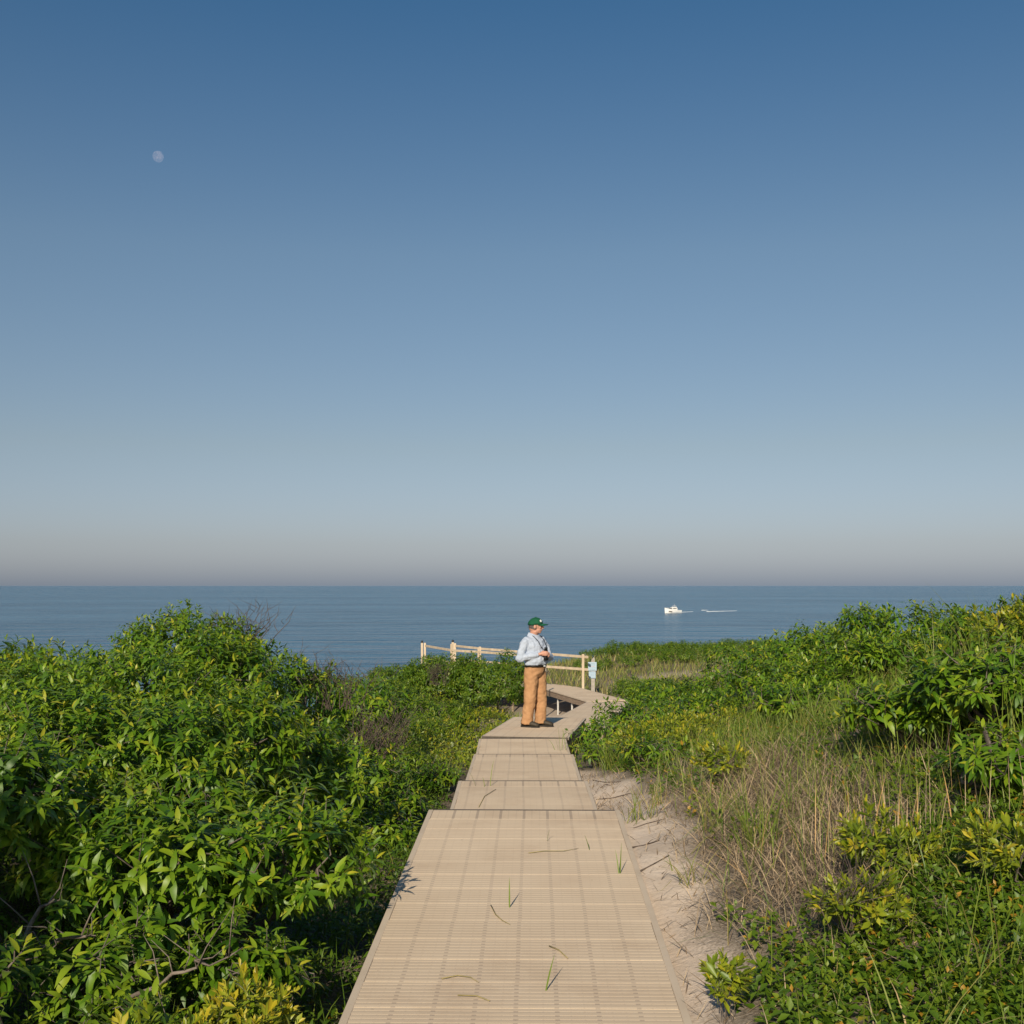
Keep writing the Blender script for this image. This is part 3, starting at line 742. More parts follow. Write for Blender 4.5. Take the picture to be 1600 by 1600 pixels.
dead_bush(-1.5, 12.3, 2.05, 60, .45, .75, 'brown leafless twiggy bush in the gap at the thicket end', 1, (.15, 0))
dead_bush(-2.0, 13.4, 1.4, 28, .5, .62, 'bare twigs standing out of the thicket shoulder against the sea', 2)
dead_bush(-3.0, 13.3, .80, 22, .4, .55, 'bare dark twigs sticking up beside the thicket crown', 3)
dead_bush(-1.75, 27.4, 2.3, 30, .4, .45, 'small grey dead twigs in the dark shrub by the fence', 4)
dead_bush(1.42, 5.0, 1.45, 14, .14, .2, 'pale grey bare twigs in the ground cover bayberry', 5, (0, 0), .5)

# ------------------------------------------------------------------ grasses
def blades(P, L, lean, curve, width, tint, rg, az=None):
    n = len(P)
    az = rg.uniform(0, 6.28, n) if az is None else az
    s = np.array([0, .25, .5, .75, 1.0])[None]
    out = lean[:, None] * s + curve[:, None] * s ** 2
    up = np.sqrt(np.clip(1 - (lean[:, None] + curve[:, None] * s) ** 2, .02, 1)) * s - .18 * curve[:, None] * s ** 3
    hd = np.stack([np.cos(az), np.sin(az)], -1)
    C = np.zeros((n, 5, 3)); C[:, :, :2] = P[:, None, :2] + hd[:, None] * (out * L[:, None])[..., None]
    C[:, :, 2] = P[:, None, 2] + up * L[:, None]
    wa = az + math.pi / 2 + rg.normal(0, .5, n); wv = np.stack([np.cos(wa), np.sin(wa), np.zeros(n)], -1)
    ww = (width[:, None] * np.array([.8, 1, .85, .55, .08])[None])[..., None] * wv[:, None]
    V = np.stack([C - ww, C + ww], 2).reshape(-1, 3)
    f = np.array([(2 * i, 2 * i + 1, 2 * i + 3, 2 * i + 2) for i in range(4)])
    F = (f[None] + (np.arange(n) * 10)[:, None, None]).reshape(-1, 4)
    return V, F, np.repeat(tint, 10)

def scatter(n, x0, x1, y0, y1, fn, rg):
    x = rg.uniform(x0, x1, n); y = rg.uniform(y0, y1, n)
    k = rg.random(n) < fn(x, y); x, y = x[k], y[k]
    d, _ = deck_dist(x, y); k = (d > .02) & ((y < 21) | (d > .45)); x, y = x[k], y[k]
    return np.stack([x, y, ground(x, y) - .01], -1)

def grass_stuff(name, P, Lr, lean, curve, wd, tmean, tsd, label, cat, mat, rg):
    n = len(P)
    V, F, T = blades(P, rg.uniform(*Lr, n), np.abs(rg.normal(lean[0], lean[1], n)).clip(0, .9), rg.uniform(*curve, n), wd * rg.uniform(.6, 1.3, n), np.clip(rg.normal(tmean, tsd, n), 0, 1), rg)
    return tag(link(name, np_mesh(name, V, F, T, True, M[mat])), label, cat, kind='stuff')

rg = np.random.default_rng(21)
not_sand = lambda x, y: 1 - sand_strip(x, y)
# living beach grass over the right slope
fn = lambda x, y: np.clip(.20 + 1.0 * blob(x, y, (2.3, 9.6, .7, 2.2)) + .8 * blob(x, y, (3.0, 8.6, .8, 1.5)) + .7 * blob(x, y, (2.2, 6.6, .7, 1.3)) + .6 * blob(x, y, (3.6, 11, 1.0, 2)), 0, 1) * not_sand(x, y) ** 2
P = scatter(15000, .9, 5.5, 3.2, 15, fn, rg)
grass_stuff('beach_grass', P, (.18, .46), (.25, .2), (.05, .55), 0.0024, .36, .2, 'thin green and tan beach grass on the dune slope', 'grass', 'grass', rg)
# dry grey thatch
fn = lambda x, y: np.clip(1.2 * blob(x, y, (1.75, 8.4, .45, 1.9)) + .9 * blob(x, y, (1.45, 6.4, .35, 1.0)) + .03, 0, 1) * (.06 + not_sand(x, y))
P = scatter(30000, .85, 3.2, 4.2, 12, fn, rg)
grass_stuff('dry_thatch', P, (.14, .36), (.78, .12), (.05, .3), .0022, .42, .25, 'matted grey and straw dead grass on the dune slope', 'grass', 'dry', rg)
# grass on the far hump and flat
fn = lambda x, y: .9 * not_sand(x, y)
P = scatter(20000, -2.5, 14, 37, 60, fn, rg)
grass_stuff('hump_grass', P, (.2, .42), (.25, .15), (.1, .5), .009, .52, .2, 'olive and tan grass over the far hump beyond the fence', 'grass', 'grass', rg)
P = scatter(9000, -3.8, 4.5, 15, 36, lambda x, y: .6 * not_sand(x, y), rg)
grass_stuff('valley_grass', P, (.2, .5), (.25, .15), (.1, .5), .005, .40, .2, 'green grass between the valley shrubs', 'grass', 'grass', rg)
P = scatter(5000, -3.5, -.75, 3.2, 16, lambda x, y: .7 + 0 * x, rg)
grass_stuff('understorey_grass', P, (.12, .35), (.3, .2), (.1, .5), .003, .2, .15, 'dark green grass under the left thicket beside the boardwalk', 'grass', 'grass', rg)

# creeper ground cover, lower right and valley
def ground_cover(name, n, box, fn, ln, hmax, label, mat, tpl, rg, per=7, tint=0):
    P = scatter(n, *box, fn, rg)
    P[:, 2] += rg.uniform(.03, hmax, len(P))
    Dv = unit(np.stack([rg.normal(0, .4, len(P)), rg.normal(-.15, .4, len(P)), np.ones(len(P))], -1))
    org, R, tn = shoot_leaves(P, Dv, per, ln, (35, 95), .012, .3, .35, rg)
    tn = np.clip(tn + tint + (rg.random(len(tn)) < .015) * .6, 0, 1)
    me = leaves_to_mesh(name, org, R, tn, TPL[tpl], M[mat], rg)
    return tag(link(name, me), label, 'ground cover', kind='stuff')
fn = lambda x, y: np.clip(.35 + 1.0 * blob(x, y, (1.9, 4.2, 1.3, 1.2)) + .5 * blob(x, y, (2.9, 5.6, 1, 1.3)) - 1.2 * blob(x, y, (1.7, 8.2, .6, 1.8)) - .8 * blob(x, y, (1.35, 6.3, .3, .9)), 0, 1) * not_sand(x, y) ** 2
ground_cover('creeper', 9500, (.95, 4.2, 2.9, 7.2), fn, .05, .14, 'small-leaved green creeper carpeting the dune foot right of the boardwalk', 'leafC', 'C1', rg)
fn = lambda x, y: np.clip(.75 - .9 * blob(x, y, (1.75, 8.4, .5, 1.9)), 0, 1) * not_sand(x, y) ** 2
ground_cover('dune_creeper', 7500, (1.2, 6.5, 7, 16), fn, .055, .16, 'patchy green creeper among the grass on the dune slope', 'leafC', 'C1', rg)
ground_cover('valley_scrub', 6500, (-4.5, .9, 14.5, 33), lambda x, y: .85 * not_sand(x, y), .075, .35, 'low green scrub filling the valley floor left of the boardwalk', 'leafB', 'B1', rg, 6)
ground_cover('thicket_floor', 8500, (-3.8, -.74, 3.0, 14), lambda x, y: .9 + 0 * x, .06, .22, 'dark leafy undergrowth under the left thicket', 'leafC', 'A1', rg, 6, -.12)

# distinct tufts and stalks: things of their own
def tuft(X, D, n, hgt, spread, label, tmean=.4, lean=.25, curve=(.1, .6), wd=.003, name='grass_tuft', mat='grass', group='separate grass tufts', seed=0, r0=.05):
    rgt = np.random.default_rng(seed + int(D * 100)); z = g1(X, D)
    P = np.stack([rgt.normal(0, r0, n), rgt.normal(0, r0, n), np.zeros(n) - .02], -1)
    V, F, T = blades(P, hgt * rgt.uniform(.55, 1.1, n), np.abs(rgt.normal(lean, spread, n)).clip(0, .85), rgt.uniform(*curve, n), wd * rgt.uniform(.7, 1.3, n), np.clip(rgt.normal(tmean, .2, n), 0, 1), rgt)
    o = link(name, np_mesh(name, V, F, T, True, M[mat]), None, None, (X, D, z))
    return tag(o, label, 'grass', group)
tuft(1.18, 14.3, 130, .62, .2, 'green grass tuft with a tan base at the corner of the angled platform', .3, .3)
tuft(2.52, 8.3, 40, .62, .12, 'tall pale beach grass tuft on the dune below the crest', .45, .12, (.05, .3))
tuft(1.42, 6.9, 55, .60, .15, 'leaning green beach grass tuft above the bare sand', .4, .25)
tuft(1.30, 7.6, 40, .5, .2, 'straw-tipped grass tuft in the dry thatch', .6, .3)
tuft(.93, 8.5, 30, .34, .2, 'thin grass tuft beside the end of the long near section', .5, .2)
tuft(1.12, 9.1, 34, .28, .2, 'short straw-coloured tuft on the bare sand', .75, .35)
tuft(1.02, 6.6, 24, .3, .2, 'sparse straw grass leaning onto the boardwalk edge', .65, .4)
tuft(2.85, 6.7, 22, .85, .1, 'tall thin green stems in front of the large-leaved shrub', .35, .12, (.05, .35))
tuft(3.2, 8.9, 26, .75, .12, 'tall grass stems between the crest shrubs', .4, .12, (.05, .35))
tuft(3.9, 9.9, 20, .85, .1, 'tall grass stems against the sea on the dune top', .35, .15, (.1, .4))
tuft(1.75, 4.35, 16, .75, .2, 'long pale green grass stems leaning over the creeper', .4, .35, (.1, .3))
tuft(1.3, 3.9, 12, .6, .2, 'loose straw stems at the creeper edge', .6, .4, (.1, .3))
tuft(2.35, 4.5, 14, .7, .2, 'crossed pale stems among creeper leaves', .55, .35, (.1, .3))
tuft(2.1, 9.8, 50, .5, .15, 'broad green tuft midway up the slope', .35, .25)
tuft(2.7, 10.6, 40, .55, .15, 'green tuft below the crest bayberry', .4, .25)
tuft(3.55, 9.0, 12, 1.0, .1, 'long thin grass stems rising past the skyline beside the dune-top bayberry', .3, .16, (.1, .45), .0016, seed=4)
tuft(3.15, 8.7, 8, .9, .1, 'few thin dark grass stems rising past the skyline above the dune crest', .2, .16, (.1, .45), .0016, seed=5)
def stalks(X, D, n, label, seed):
    n = int(n * .7)
    rgt = np.random.default_rng(seed); z = g1(X, D)
    P = np.stack([rgt.normal(0, .16, n), rgt.normal(0, .12, n), np.zeros(n)], -1)
    V, F, T = blades(P, rgt.uniform(.22, .45, n), np.abs(rgt.normal(.07, .06, n)), rgt.uniform(0, .12, n), .0022 * rgt.uniform(.6, 1.5, n), np.clip(rgt.normal(.8, .2, n), 0, 1), rgt)
    return tag(link('broomsedge', np_mesh('broomsedge', V, F, T, True, M['dry']), None, None, (X, D, z)), label, 'grass', 'upright tan broomsedge stalks')
stalks(1.98, 6.15, 46, 'dense clump of upright tan broomsedge stalks', 1)
stalks(1.72, 6.3, 26, 'sparse tan broomsedge stalks beside the denser clump', 2)
stalks(2.75, 5.9, 12, 'few tan stalks below the large-leaved shrub', 3)
stalks(2.35, 6.0, 18, 'tan stalks between the dense clump and the shrub', 4)

# single blades poking through the deck
def deck_blade(px, py, D, L, az, lean, curve, label, tint=.25, wd=.004):
    p = pos(px, py, D); rgt = np.random.default_rng(int(px))
    V, F, T = blades(np.array([[0, 0, 0.]]), np.array([L]), np.array([lean]), np.array([curve]), np.array([wd]), np.array([tint]), rgt, np.array([az]))
    me = np_mesh('grass_sprig', V, F, T, True, M['grass'])
    return tag(link('grass_sprig', me, None, None, p), label, 'grass', 'grass blades poking through the deck')
def on_deck(px, py):
    """distance where the pixel ray meets the deck"""
    for _, a, b, wd in SECT:
        (ax, ay, ah), (bx, by, bh) = a, b
        k = (bh - ah) / (by - ay); s = (py - 915) / FPX
        D = (ah - k * ay) / (s - k)
        if ay - .05 <= D <= by + .05: return D
    return 6
BL = [(796, 1418, .16, 1.6, .05, .05, 'upright green blade standing alone mid-deck'), (1051, 1365, .11, 2.2, .25, .1, 'short blade near the right edge of the near section'), (853, 1548, .16, 1.1, .45, .1, 'leaning blade close to the near end of the deck'), (967, 1365, .14, 2.0, .2, .1, 'pair blade slanting left near the right edge'), (969, 1365, .18, 1.3, .15, .1, 'taller pair blade slanting right near the right edge'), (855, 1314, .09, 1.0, .2, .2, 'yellowish blade past mid-deck'), (921, 1328, .10, 2.4, .3, .1, 'thin dark blade left of the pair')]
for px, py, L, az, le, cu, l in BL: deck_blade(px, py, on_deck(px, py), L, az, le, cu, l)
for i, (px, py, L, az, le) in enumerate([(743, 1228, .2, 2.6, .3), (766, 1228, .28, 1.2, .12), (757, 1229, .1, 2, .2), (872, 1172, .25, 2.0, .3), (878, 1172, .33, 1.3, .15), (867, 1172, .2, 2.4, .4), (884, 1172, .35, 1.9, .2), (887, 1171, .2, .6, .4), (875, 1173, .4, 1.8, .1)]):
    deck_blade(px, py, on_deck(px, py), L, az, le, .25, 'thin grass blade growing through the seam of ' + ('the middle step section' if i < 3 else 'the short section by the platform'), .45, .0035)

# fallen dry blades lying on the deck and twigs on the sand
def lying(name, pts, r, label, mat, cat, group):
    mb = MB(); mb.tube(pts, [r, r, r * .8, r * .4][:len(pts)] if len(pts) <= 4 else [r * (1 - .6 * i / (len(pts) - 1)) for i in range(len(pts))], 5)
    return tag(mb.build(name, M[mat], None, True), label, cat, group)
M['straw'] = noisy('straw', (.22, .19, .08), (.34, .27, .12), 20, .7)
for pts, l in [([(690, 1531), (715, 1526), (735, 1529), (748, 1537)], 'curved olive dry blade lying across the near deck'), ([(767, 1416), (774, 1430), (785, 1440), (797, 1446)], 'short curled dry blade lying mid-deck'), ([(858, 1480), (873, 1486), (887, 1499)], 'thin pale dry blade lying right of centre'), ([(715, 1557), (745, 1558), (765, 1566)], 'faint straw blade at the near end'), ([(826, 1334), (850, 1331), (880, 1331), (904, 1327)], 'long thin straw lying on the far half of the near section'), ([(748, 1262), (757, 1245), (775, 1234)], 'bent straw lying on the second section')]:
    lying('dry_blade', [pos(a, b, on_deck(a, b)) + Vector((0, 0, .006)) for a, b in pts], .0028, l, 'straw', 'grass', 'dry blades lying on the deck')
def on_ground(px, py):
    Ds = np.linspace(2.5, 60, 4000); x = (px - 800) / FPX * Ds
    hit = (EYE - (py - 915) / FPX * Ds) < ground(x, Ds)
    return float(Ds[hit.argmax()])
for pts, l in [([(927, 1220), (945, 1223), (970, 1222)], 'dark straight twig on the bare sand by the second section'), ([(932, 1250), (955, 1248), (985, 1240)], 'long dark root lying on the bare sand'), ([(938, 1232), (946, 1226), (955, 1228)], 'hooked dark twig on the sand'), ([(986, 1325), (1005, 1322), (1030, 1314)], 'thin curved root on the sand beside the near section'), ([(1000, 1362), (1020, 1352), (1045, 1338)], 'crooked twig lying on the sandy slope'), ([(990, 1295), (1010, 1288), (1040, 1280)], 'dark root end at the sand edge')]:
    lying('sand_twig', [pos(a, b, on_ground(a, b)) + Vector((0, 0, .004)) for a, b in pts], .005, l, 'twig', 'twig', 'twigs lying on the bare sand')

rg = np.random.default_rng(33)
P = scatter(5200, .7, 1.9, 4.2, 14, lambda x, y: .15 + .5 * sand_strip(x, y) * (1 - .6 * blob(x, y, (.8, 8, .2, 4))), rg)
n = len(P); V, F, T = blades(P + np.array([0, 0, .012]), rg.uniform(.03, .16, n), rg.uniform(.75, .9, n), rg.uniform(0, .08, n), .0025 * rg.uniform(.5, 1.6, n), np.clip(rg.normal(.25, .3, n), 0, 1), rg)
tag(link('sand_debris', np_mesh('sand_debris', V, F, T, True, M['dry'])), 'scattered bits of dry stem and root on the bare sand strip', 'debris', kind='stuff')

# ------------------------------------------------------------------ rail fences, sign post
def fence(label, posts, top_over, rails, ends=None):
    root = empty('rail_fence', posts[0][0]); o0 = Vector(posts[0][0]); tag(root, label, 'fence', 'wooden rail fences by the far steps')
    for p, hgt in posts:
        p = Vector(p) - o0
        g = 'land side' in label and p.length < .01
        MB().box(p + Vector((0, 0, hgt / 2 - .3)), (.06, .06, hgt + .6) if g else (.085, .085, hgt + .6)).build('post', M['greypost'] if g else M['fence'], root, bevel=.008)
    for a, b in rails:
        MB().beam(Vector(a) - o0, Vector(b) - o0, .04, .085).build('rail', M['fence'], root, bevel=.006)
    return root
def fz(px, py, D): return pos(px, py, D)
# far fence
F = [fz(911, 1072, 40.0), fz(750, 1055, 45.0), fz(711, 1050, 47.2)]
T = [pos(917, 1026.5, 39.9), pos(752, 1013.6, 45.0), pos(711, 1009, 47.2)]
B = [pos(917, 1046, 39.9), pos(752, 1034, 45.0), pos(711, 1030, 47.2)]
off = Vector((.03, -.08, 0))
fence('pale wooden rail fence on the sea side of the far boardwalk', [(F[0], pos(911, 1022, 40).z - F[0].z), (F[1], pos(750, 1010.5, 45).z - F[1].z), (F[2], pos(711, 1005, 47.2).z - F[2].z)], 0,
      [(T[0] + off, T[1] + off), (T[1] + off, T[2] + off), (B[0] + off, B[1] + off), (B[1] + off, B[2] + off)])
# near fence
Fn = [fz(852, 1094, 38.0), fz(748, 1062, 42.8), fz(705.5, 1057, 44.0), fz(664, 1050, 47.2)]
Tn = [pos(845, 1026, 39.6), pos(752, 1018.7, 42.7), pos(706, 1016.2, 44.0), pos(664, 1009, 47.1)]
Bn = [p - Vector((0, 0, .46)) for p in Tn]
fence('pale wooden rail fence on the land side, half hidden by the round shrub', [(Fn[0], pos(852, 1040, 38).z - Fn[0].z), (Fn[1], pos(748, 1011.5, 42.8).z - Fn[1].z), (Fn[2], pos(705.5, 1006, 44).z - Fn[2].z), (Fn[3], pos(664, 1004.5, 47.2).z - Fn[3].z)], 0,
      [(Tn[0] + off, Tn[1] + off), (Tn[1] + off, Tn[2] + off), (Tn[2] + off, Tn[3] + off), (Bn[1] + off, Bn[2] + off), (Bn[2] + off, Bn[3] + off)])
# stair posts with dark caps at the head of the steps
for px, py, D, l in [(659.5, 1004.5, 48.0, 'capped stair post at the left fence corner'), (707.5, 1003.5, 46.4, 'capped stair post between the two fences')]:
    p = pos(px, py, D); gz = g1(p.x, p.y)
    root = empty('stair_post', (p.x, p.y, gz)); tag(root, l, 'post', 'stair posts by the far fence')
    MB().box((0, 0, (p.z - gz) / 2 - .15), (.09, .09, p.z - gz + .3)).build('shaft', M['fence'], root, bevel=.008)
    MB().ellipsoid((0, 0, p.z - gz + .045), (.05, .05, .055), 10, 6).build('cap', M['dark'], root, True)
    MB().tube([(-.02, 0, p.z - gz - .35), (-.2, .05, .2)], .008, 5).build('guy_wire', M['dark'], root)

def sign_post():
    base = pos(926.5, 1074, 40.5); gz = min(g1(base.x, base.y), base.z); px = 40.5 / FPX
    root = empty('sign_post', (base.x, base.y, gz)); tag(root, 'weathered post with two pale blue notice boards beside the fence end', 'sign')
    top = pos(926.5, 1030, 40.5).z - gz
    mb = MB(); mb.box((0, 0, top / 2 - .15), (.125, .10, top + .2))
    mb.rings([[Vector((x * .0625, y * .05, top - .05)) for x, y in ((-1, -1), (1, -1), (1, 1), (-1, 1))], [Vector((.03 + x * .02, y * .05, top + .06)) for x, y in ((-1, -1), (1, -1), (1, 1), (-1, 1))]])
    mb.build('post', M['greypost'], root, bevel=.005)
    m_b = noisy('notice_board', (.36, .47, .56), (.44, .55, .64), 6, .6); m_t = noisy('notice_print', (.26, .36, .45), (.30, .40, .50), 30, .6)
    m_r = noisy('notice_print_red', (.50, .36, .36), (.55, .42, .42), 30, .6)
    for (x0, y0, x1, y1), nl in (((919, 1034.6, 932.3, 1048), 5), ((920, 1049.2, 930.8, 1060), 4)):
        a = pos(x0, y0, 40.4); b = pos(x1, y1, 40.4); wv = b.x - a.x; hv = a.z - b.z
        c = Vector(((a.x + b.x) / 2 - base.x, -.067, (a.z + b.z) / 2 - gz))
        bd = MB().box((0, 0, 0), (wv, .03, hv)).build('board', m_b, root, bevel=.004, loc=c)
        for k in range(nl):
            zz = hv * (.34 - .68 * k / (nl - 1)); ww = wv * random.uniform(.55, .8)
            MB().box((random.uniform(-.01, .01), -.0165, zz), (ww, .003, hv * .05)).build('print_line', m_r if k == 2 and nl == 5 else m_t, bd)
sign_post()

# ------------------------------------------------------------------ boat + wake + moon
def boat():
    D = 530.0; wl = pos(1052, 958, D); hd = rad(180 + 30)        # heads left and a little toward us
    root = empty('motor_boat', (wl.x, wl.y, 0), hd); tag(root, 'small white motor boat with flared bow and flybridge crossing the sea', 'boat')
    white = noisy('boat_white', (.78, .76, .72), (.84, .82, .78), 1, .35); glass = noisy('boat_glass', (.03, .04, .05), (.05, .06, .07), 2, .15); dark_hull = noisy('hull_dark', (.06, .05, .05), (.09, .07, .06), 2, .5)
    Lh = 8.4
    def ring(t, inset=0):
        x = -Lh * .45 + Lh * t; b = 1.45 * (1 - max(0, (t - .35) / .65) ** 2.2) - inset; sh = 1.30 + 1.15 * t ** 2.2
        k = 1.35 * max(0, t - .7); b = max(b, .04)
        return [Vector((x + k * .5, -b, sh)), Vector((x + k * .15, -b * .86, .35)), Vector((x, -b * .5, -.35)), Vector((x, b * .5, -.35)), Vector((x + k * .15, b * .86, .35)), Vector((x + k * .5, b, sh))]
    MB().rings([ring(t) for t in np.linspace(0, 1, 12)]).build('hull', white, root)
    for s in (-1, 1):
        MB().beam((1.5, s * 1.18, .62), (3.1, s * .72, .85), .04, .42).build('hull_dark_strip', dark_hull, root)  # dark strip along each side of the bow
    cab = MB().rings([[Vector((x + .35 * (z > 2) * (-1 if x > 0 else .2), y * (.92 if z > 2 else 1), z)) for x, y in ((-1.6, -1.1), (1.5, -.95), (1.5, .95), (-1.6, 1.1))] for z in (1.2, 2.45)]).build('cabin', white, root, bevel=.08)
    MB().box((1.30, 0, 2.1), (.5, 1.75, .35)).build('windscreen', glass, cab)
    for s in (-1, 1): MB().box((-.1, s * 1.02, 2.1), (1.9, .12, .3)).build('side_window', glass, cab)
    fb = MB().box((-.5, 0, 2.62), (1.8, 1.6, .34)).build('flybridge', white, root, bevel=.1)
    MB().box((-.6, 0, 3.3), (1.1, 1.4, .06)).build('hardtop', white, fb)
    for sx in (-1, 1):
        for s in (-1, 1): MB().tube([(-.6 + sx * .45, s * .6, 2.75), (-.6 + sx * .45, s * .6, 3.3)], .03, 5).build('pillar', white, fb)
    MB().tube([(-.6, 0, 3.33), (-.7, 0, 4.1)], .035, 5).build('mast', white, root)
    for s in (-1, 1): MB().tube([(3.9, s * .35, 2.75), (2.2, s * 1.0, 2.3), (.6, s * 1.25, 1.95)], .02, 5).build('bow_rail', white, root)
    MB().box((-Lh * .45 - .2, 0, .25), (.5, 1.6, .12)).build('swim_platform', white, root)
boat()
foam = noisy('sea_foam', (.55, .60, .64), (.85, .86, .86), .8, .8)
def wake(pts, wd, label, seed):
    rgw = random.Random(seed); mb = MB(); n = 26; L = []; 
    P = [Vector((*pos(a, b, EYE * FPX / (b - 915)).xy, 0)) for a, b in pts]
    c = []
    for i in range(len(P) - 1):
        for k in range(n): c.append(P[i].lerp(P[i + 1], k / n))
    c.append(P[-1]); m = len(c)
    top = []
    for i, p in enumerate(c):
        t = i / (m - 1); w_ = wd * (math.sin(math.pi * min(1, .06 + t * .94)) ** .6) * rgw.uniform(.45, 1.2)
        h = .10 + .22 * (1 - t) * rgw.random(); j = rgw.uniform(-.5, .5)
        top.append([p + Vector((0, -w_ + j, -.05)), p + Vector((0, -w_ * .4 + j, h)), p + Vector((0, w_ * .4 + j, h)), p + Vector((0, w_ + j, -.05))])
    mb.rings(top)
    return tag(mb.build('boat_wake', foam, None, True), label, 'wake', 'white wake of the motor boat')
wake([(1052, 957.6), (1068, 956.6), (1083, 955.8)], 1.6, 'bright foam trailing right behind the motor boat stern', 1)
wake([(1104, 955.8), (1125, 955.2), (1152, 954.4)], 1.5, 'long detached foam streak farther behind the boat', 2)
wake([(1096, 953.9), (1101, 953.6), (1106, 953.4)], 1.2, 'short foam patch beside the long streak', 3)

def moon():
    m, t, b = new_mat('moon_face')
    t.nodes.remove(b)
    tr = N(t, 'ShaderNodeBsdfTransparent'); df = N(t, 'ShaderNodeBsdfDiffuse'); ad = N(t, 'ShaderNodeAddShader')
    co = N(t, 'ShaderNodeTexCoord'); nz = N(t, 'ShaderNodeTexNoise'); nz.inputs['Scale'].default_value = .035; nz.inputs['Detail'].default_value = 3
    t.links.new(co.outputs['Object'], nz.inputs['Vector'])
    r = N(t, 'ShaderNodeValToRGB'); set_ramp(r, [(.38, (.035, .028, .027)), (.6, (.075, .058, .052))])
    t.links.new(nz.outputs['Fac'], r.inputs[0]); t.links.new(r.outputs[0], df.inputs[0])
    t.links.new(tr.outputs[0], ad.inputs[0]); t.links.new(df.outputs[0], ad.inputs[1]); t.links.new(ad.outputs[0], t.nodes['Material Output'].inputs[0])
    D = 9000; c = pos(247, 244.5, D); r_ = 8.6 / FPX * D
    o = MB().ellipsoid((0, 0, 0), (r_, r_, r_), 32, 20).build('moon', m, None, True, loc=c)
    tag(o, 'faint pale gibbous daytime moon in the blue sky', 'moon')
moon()
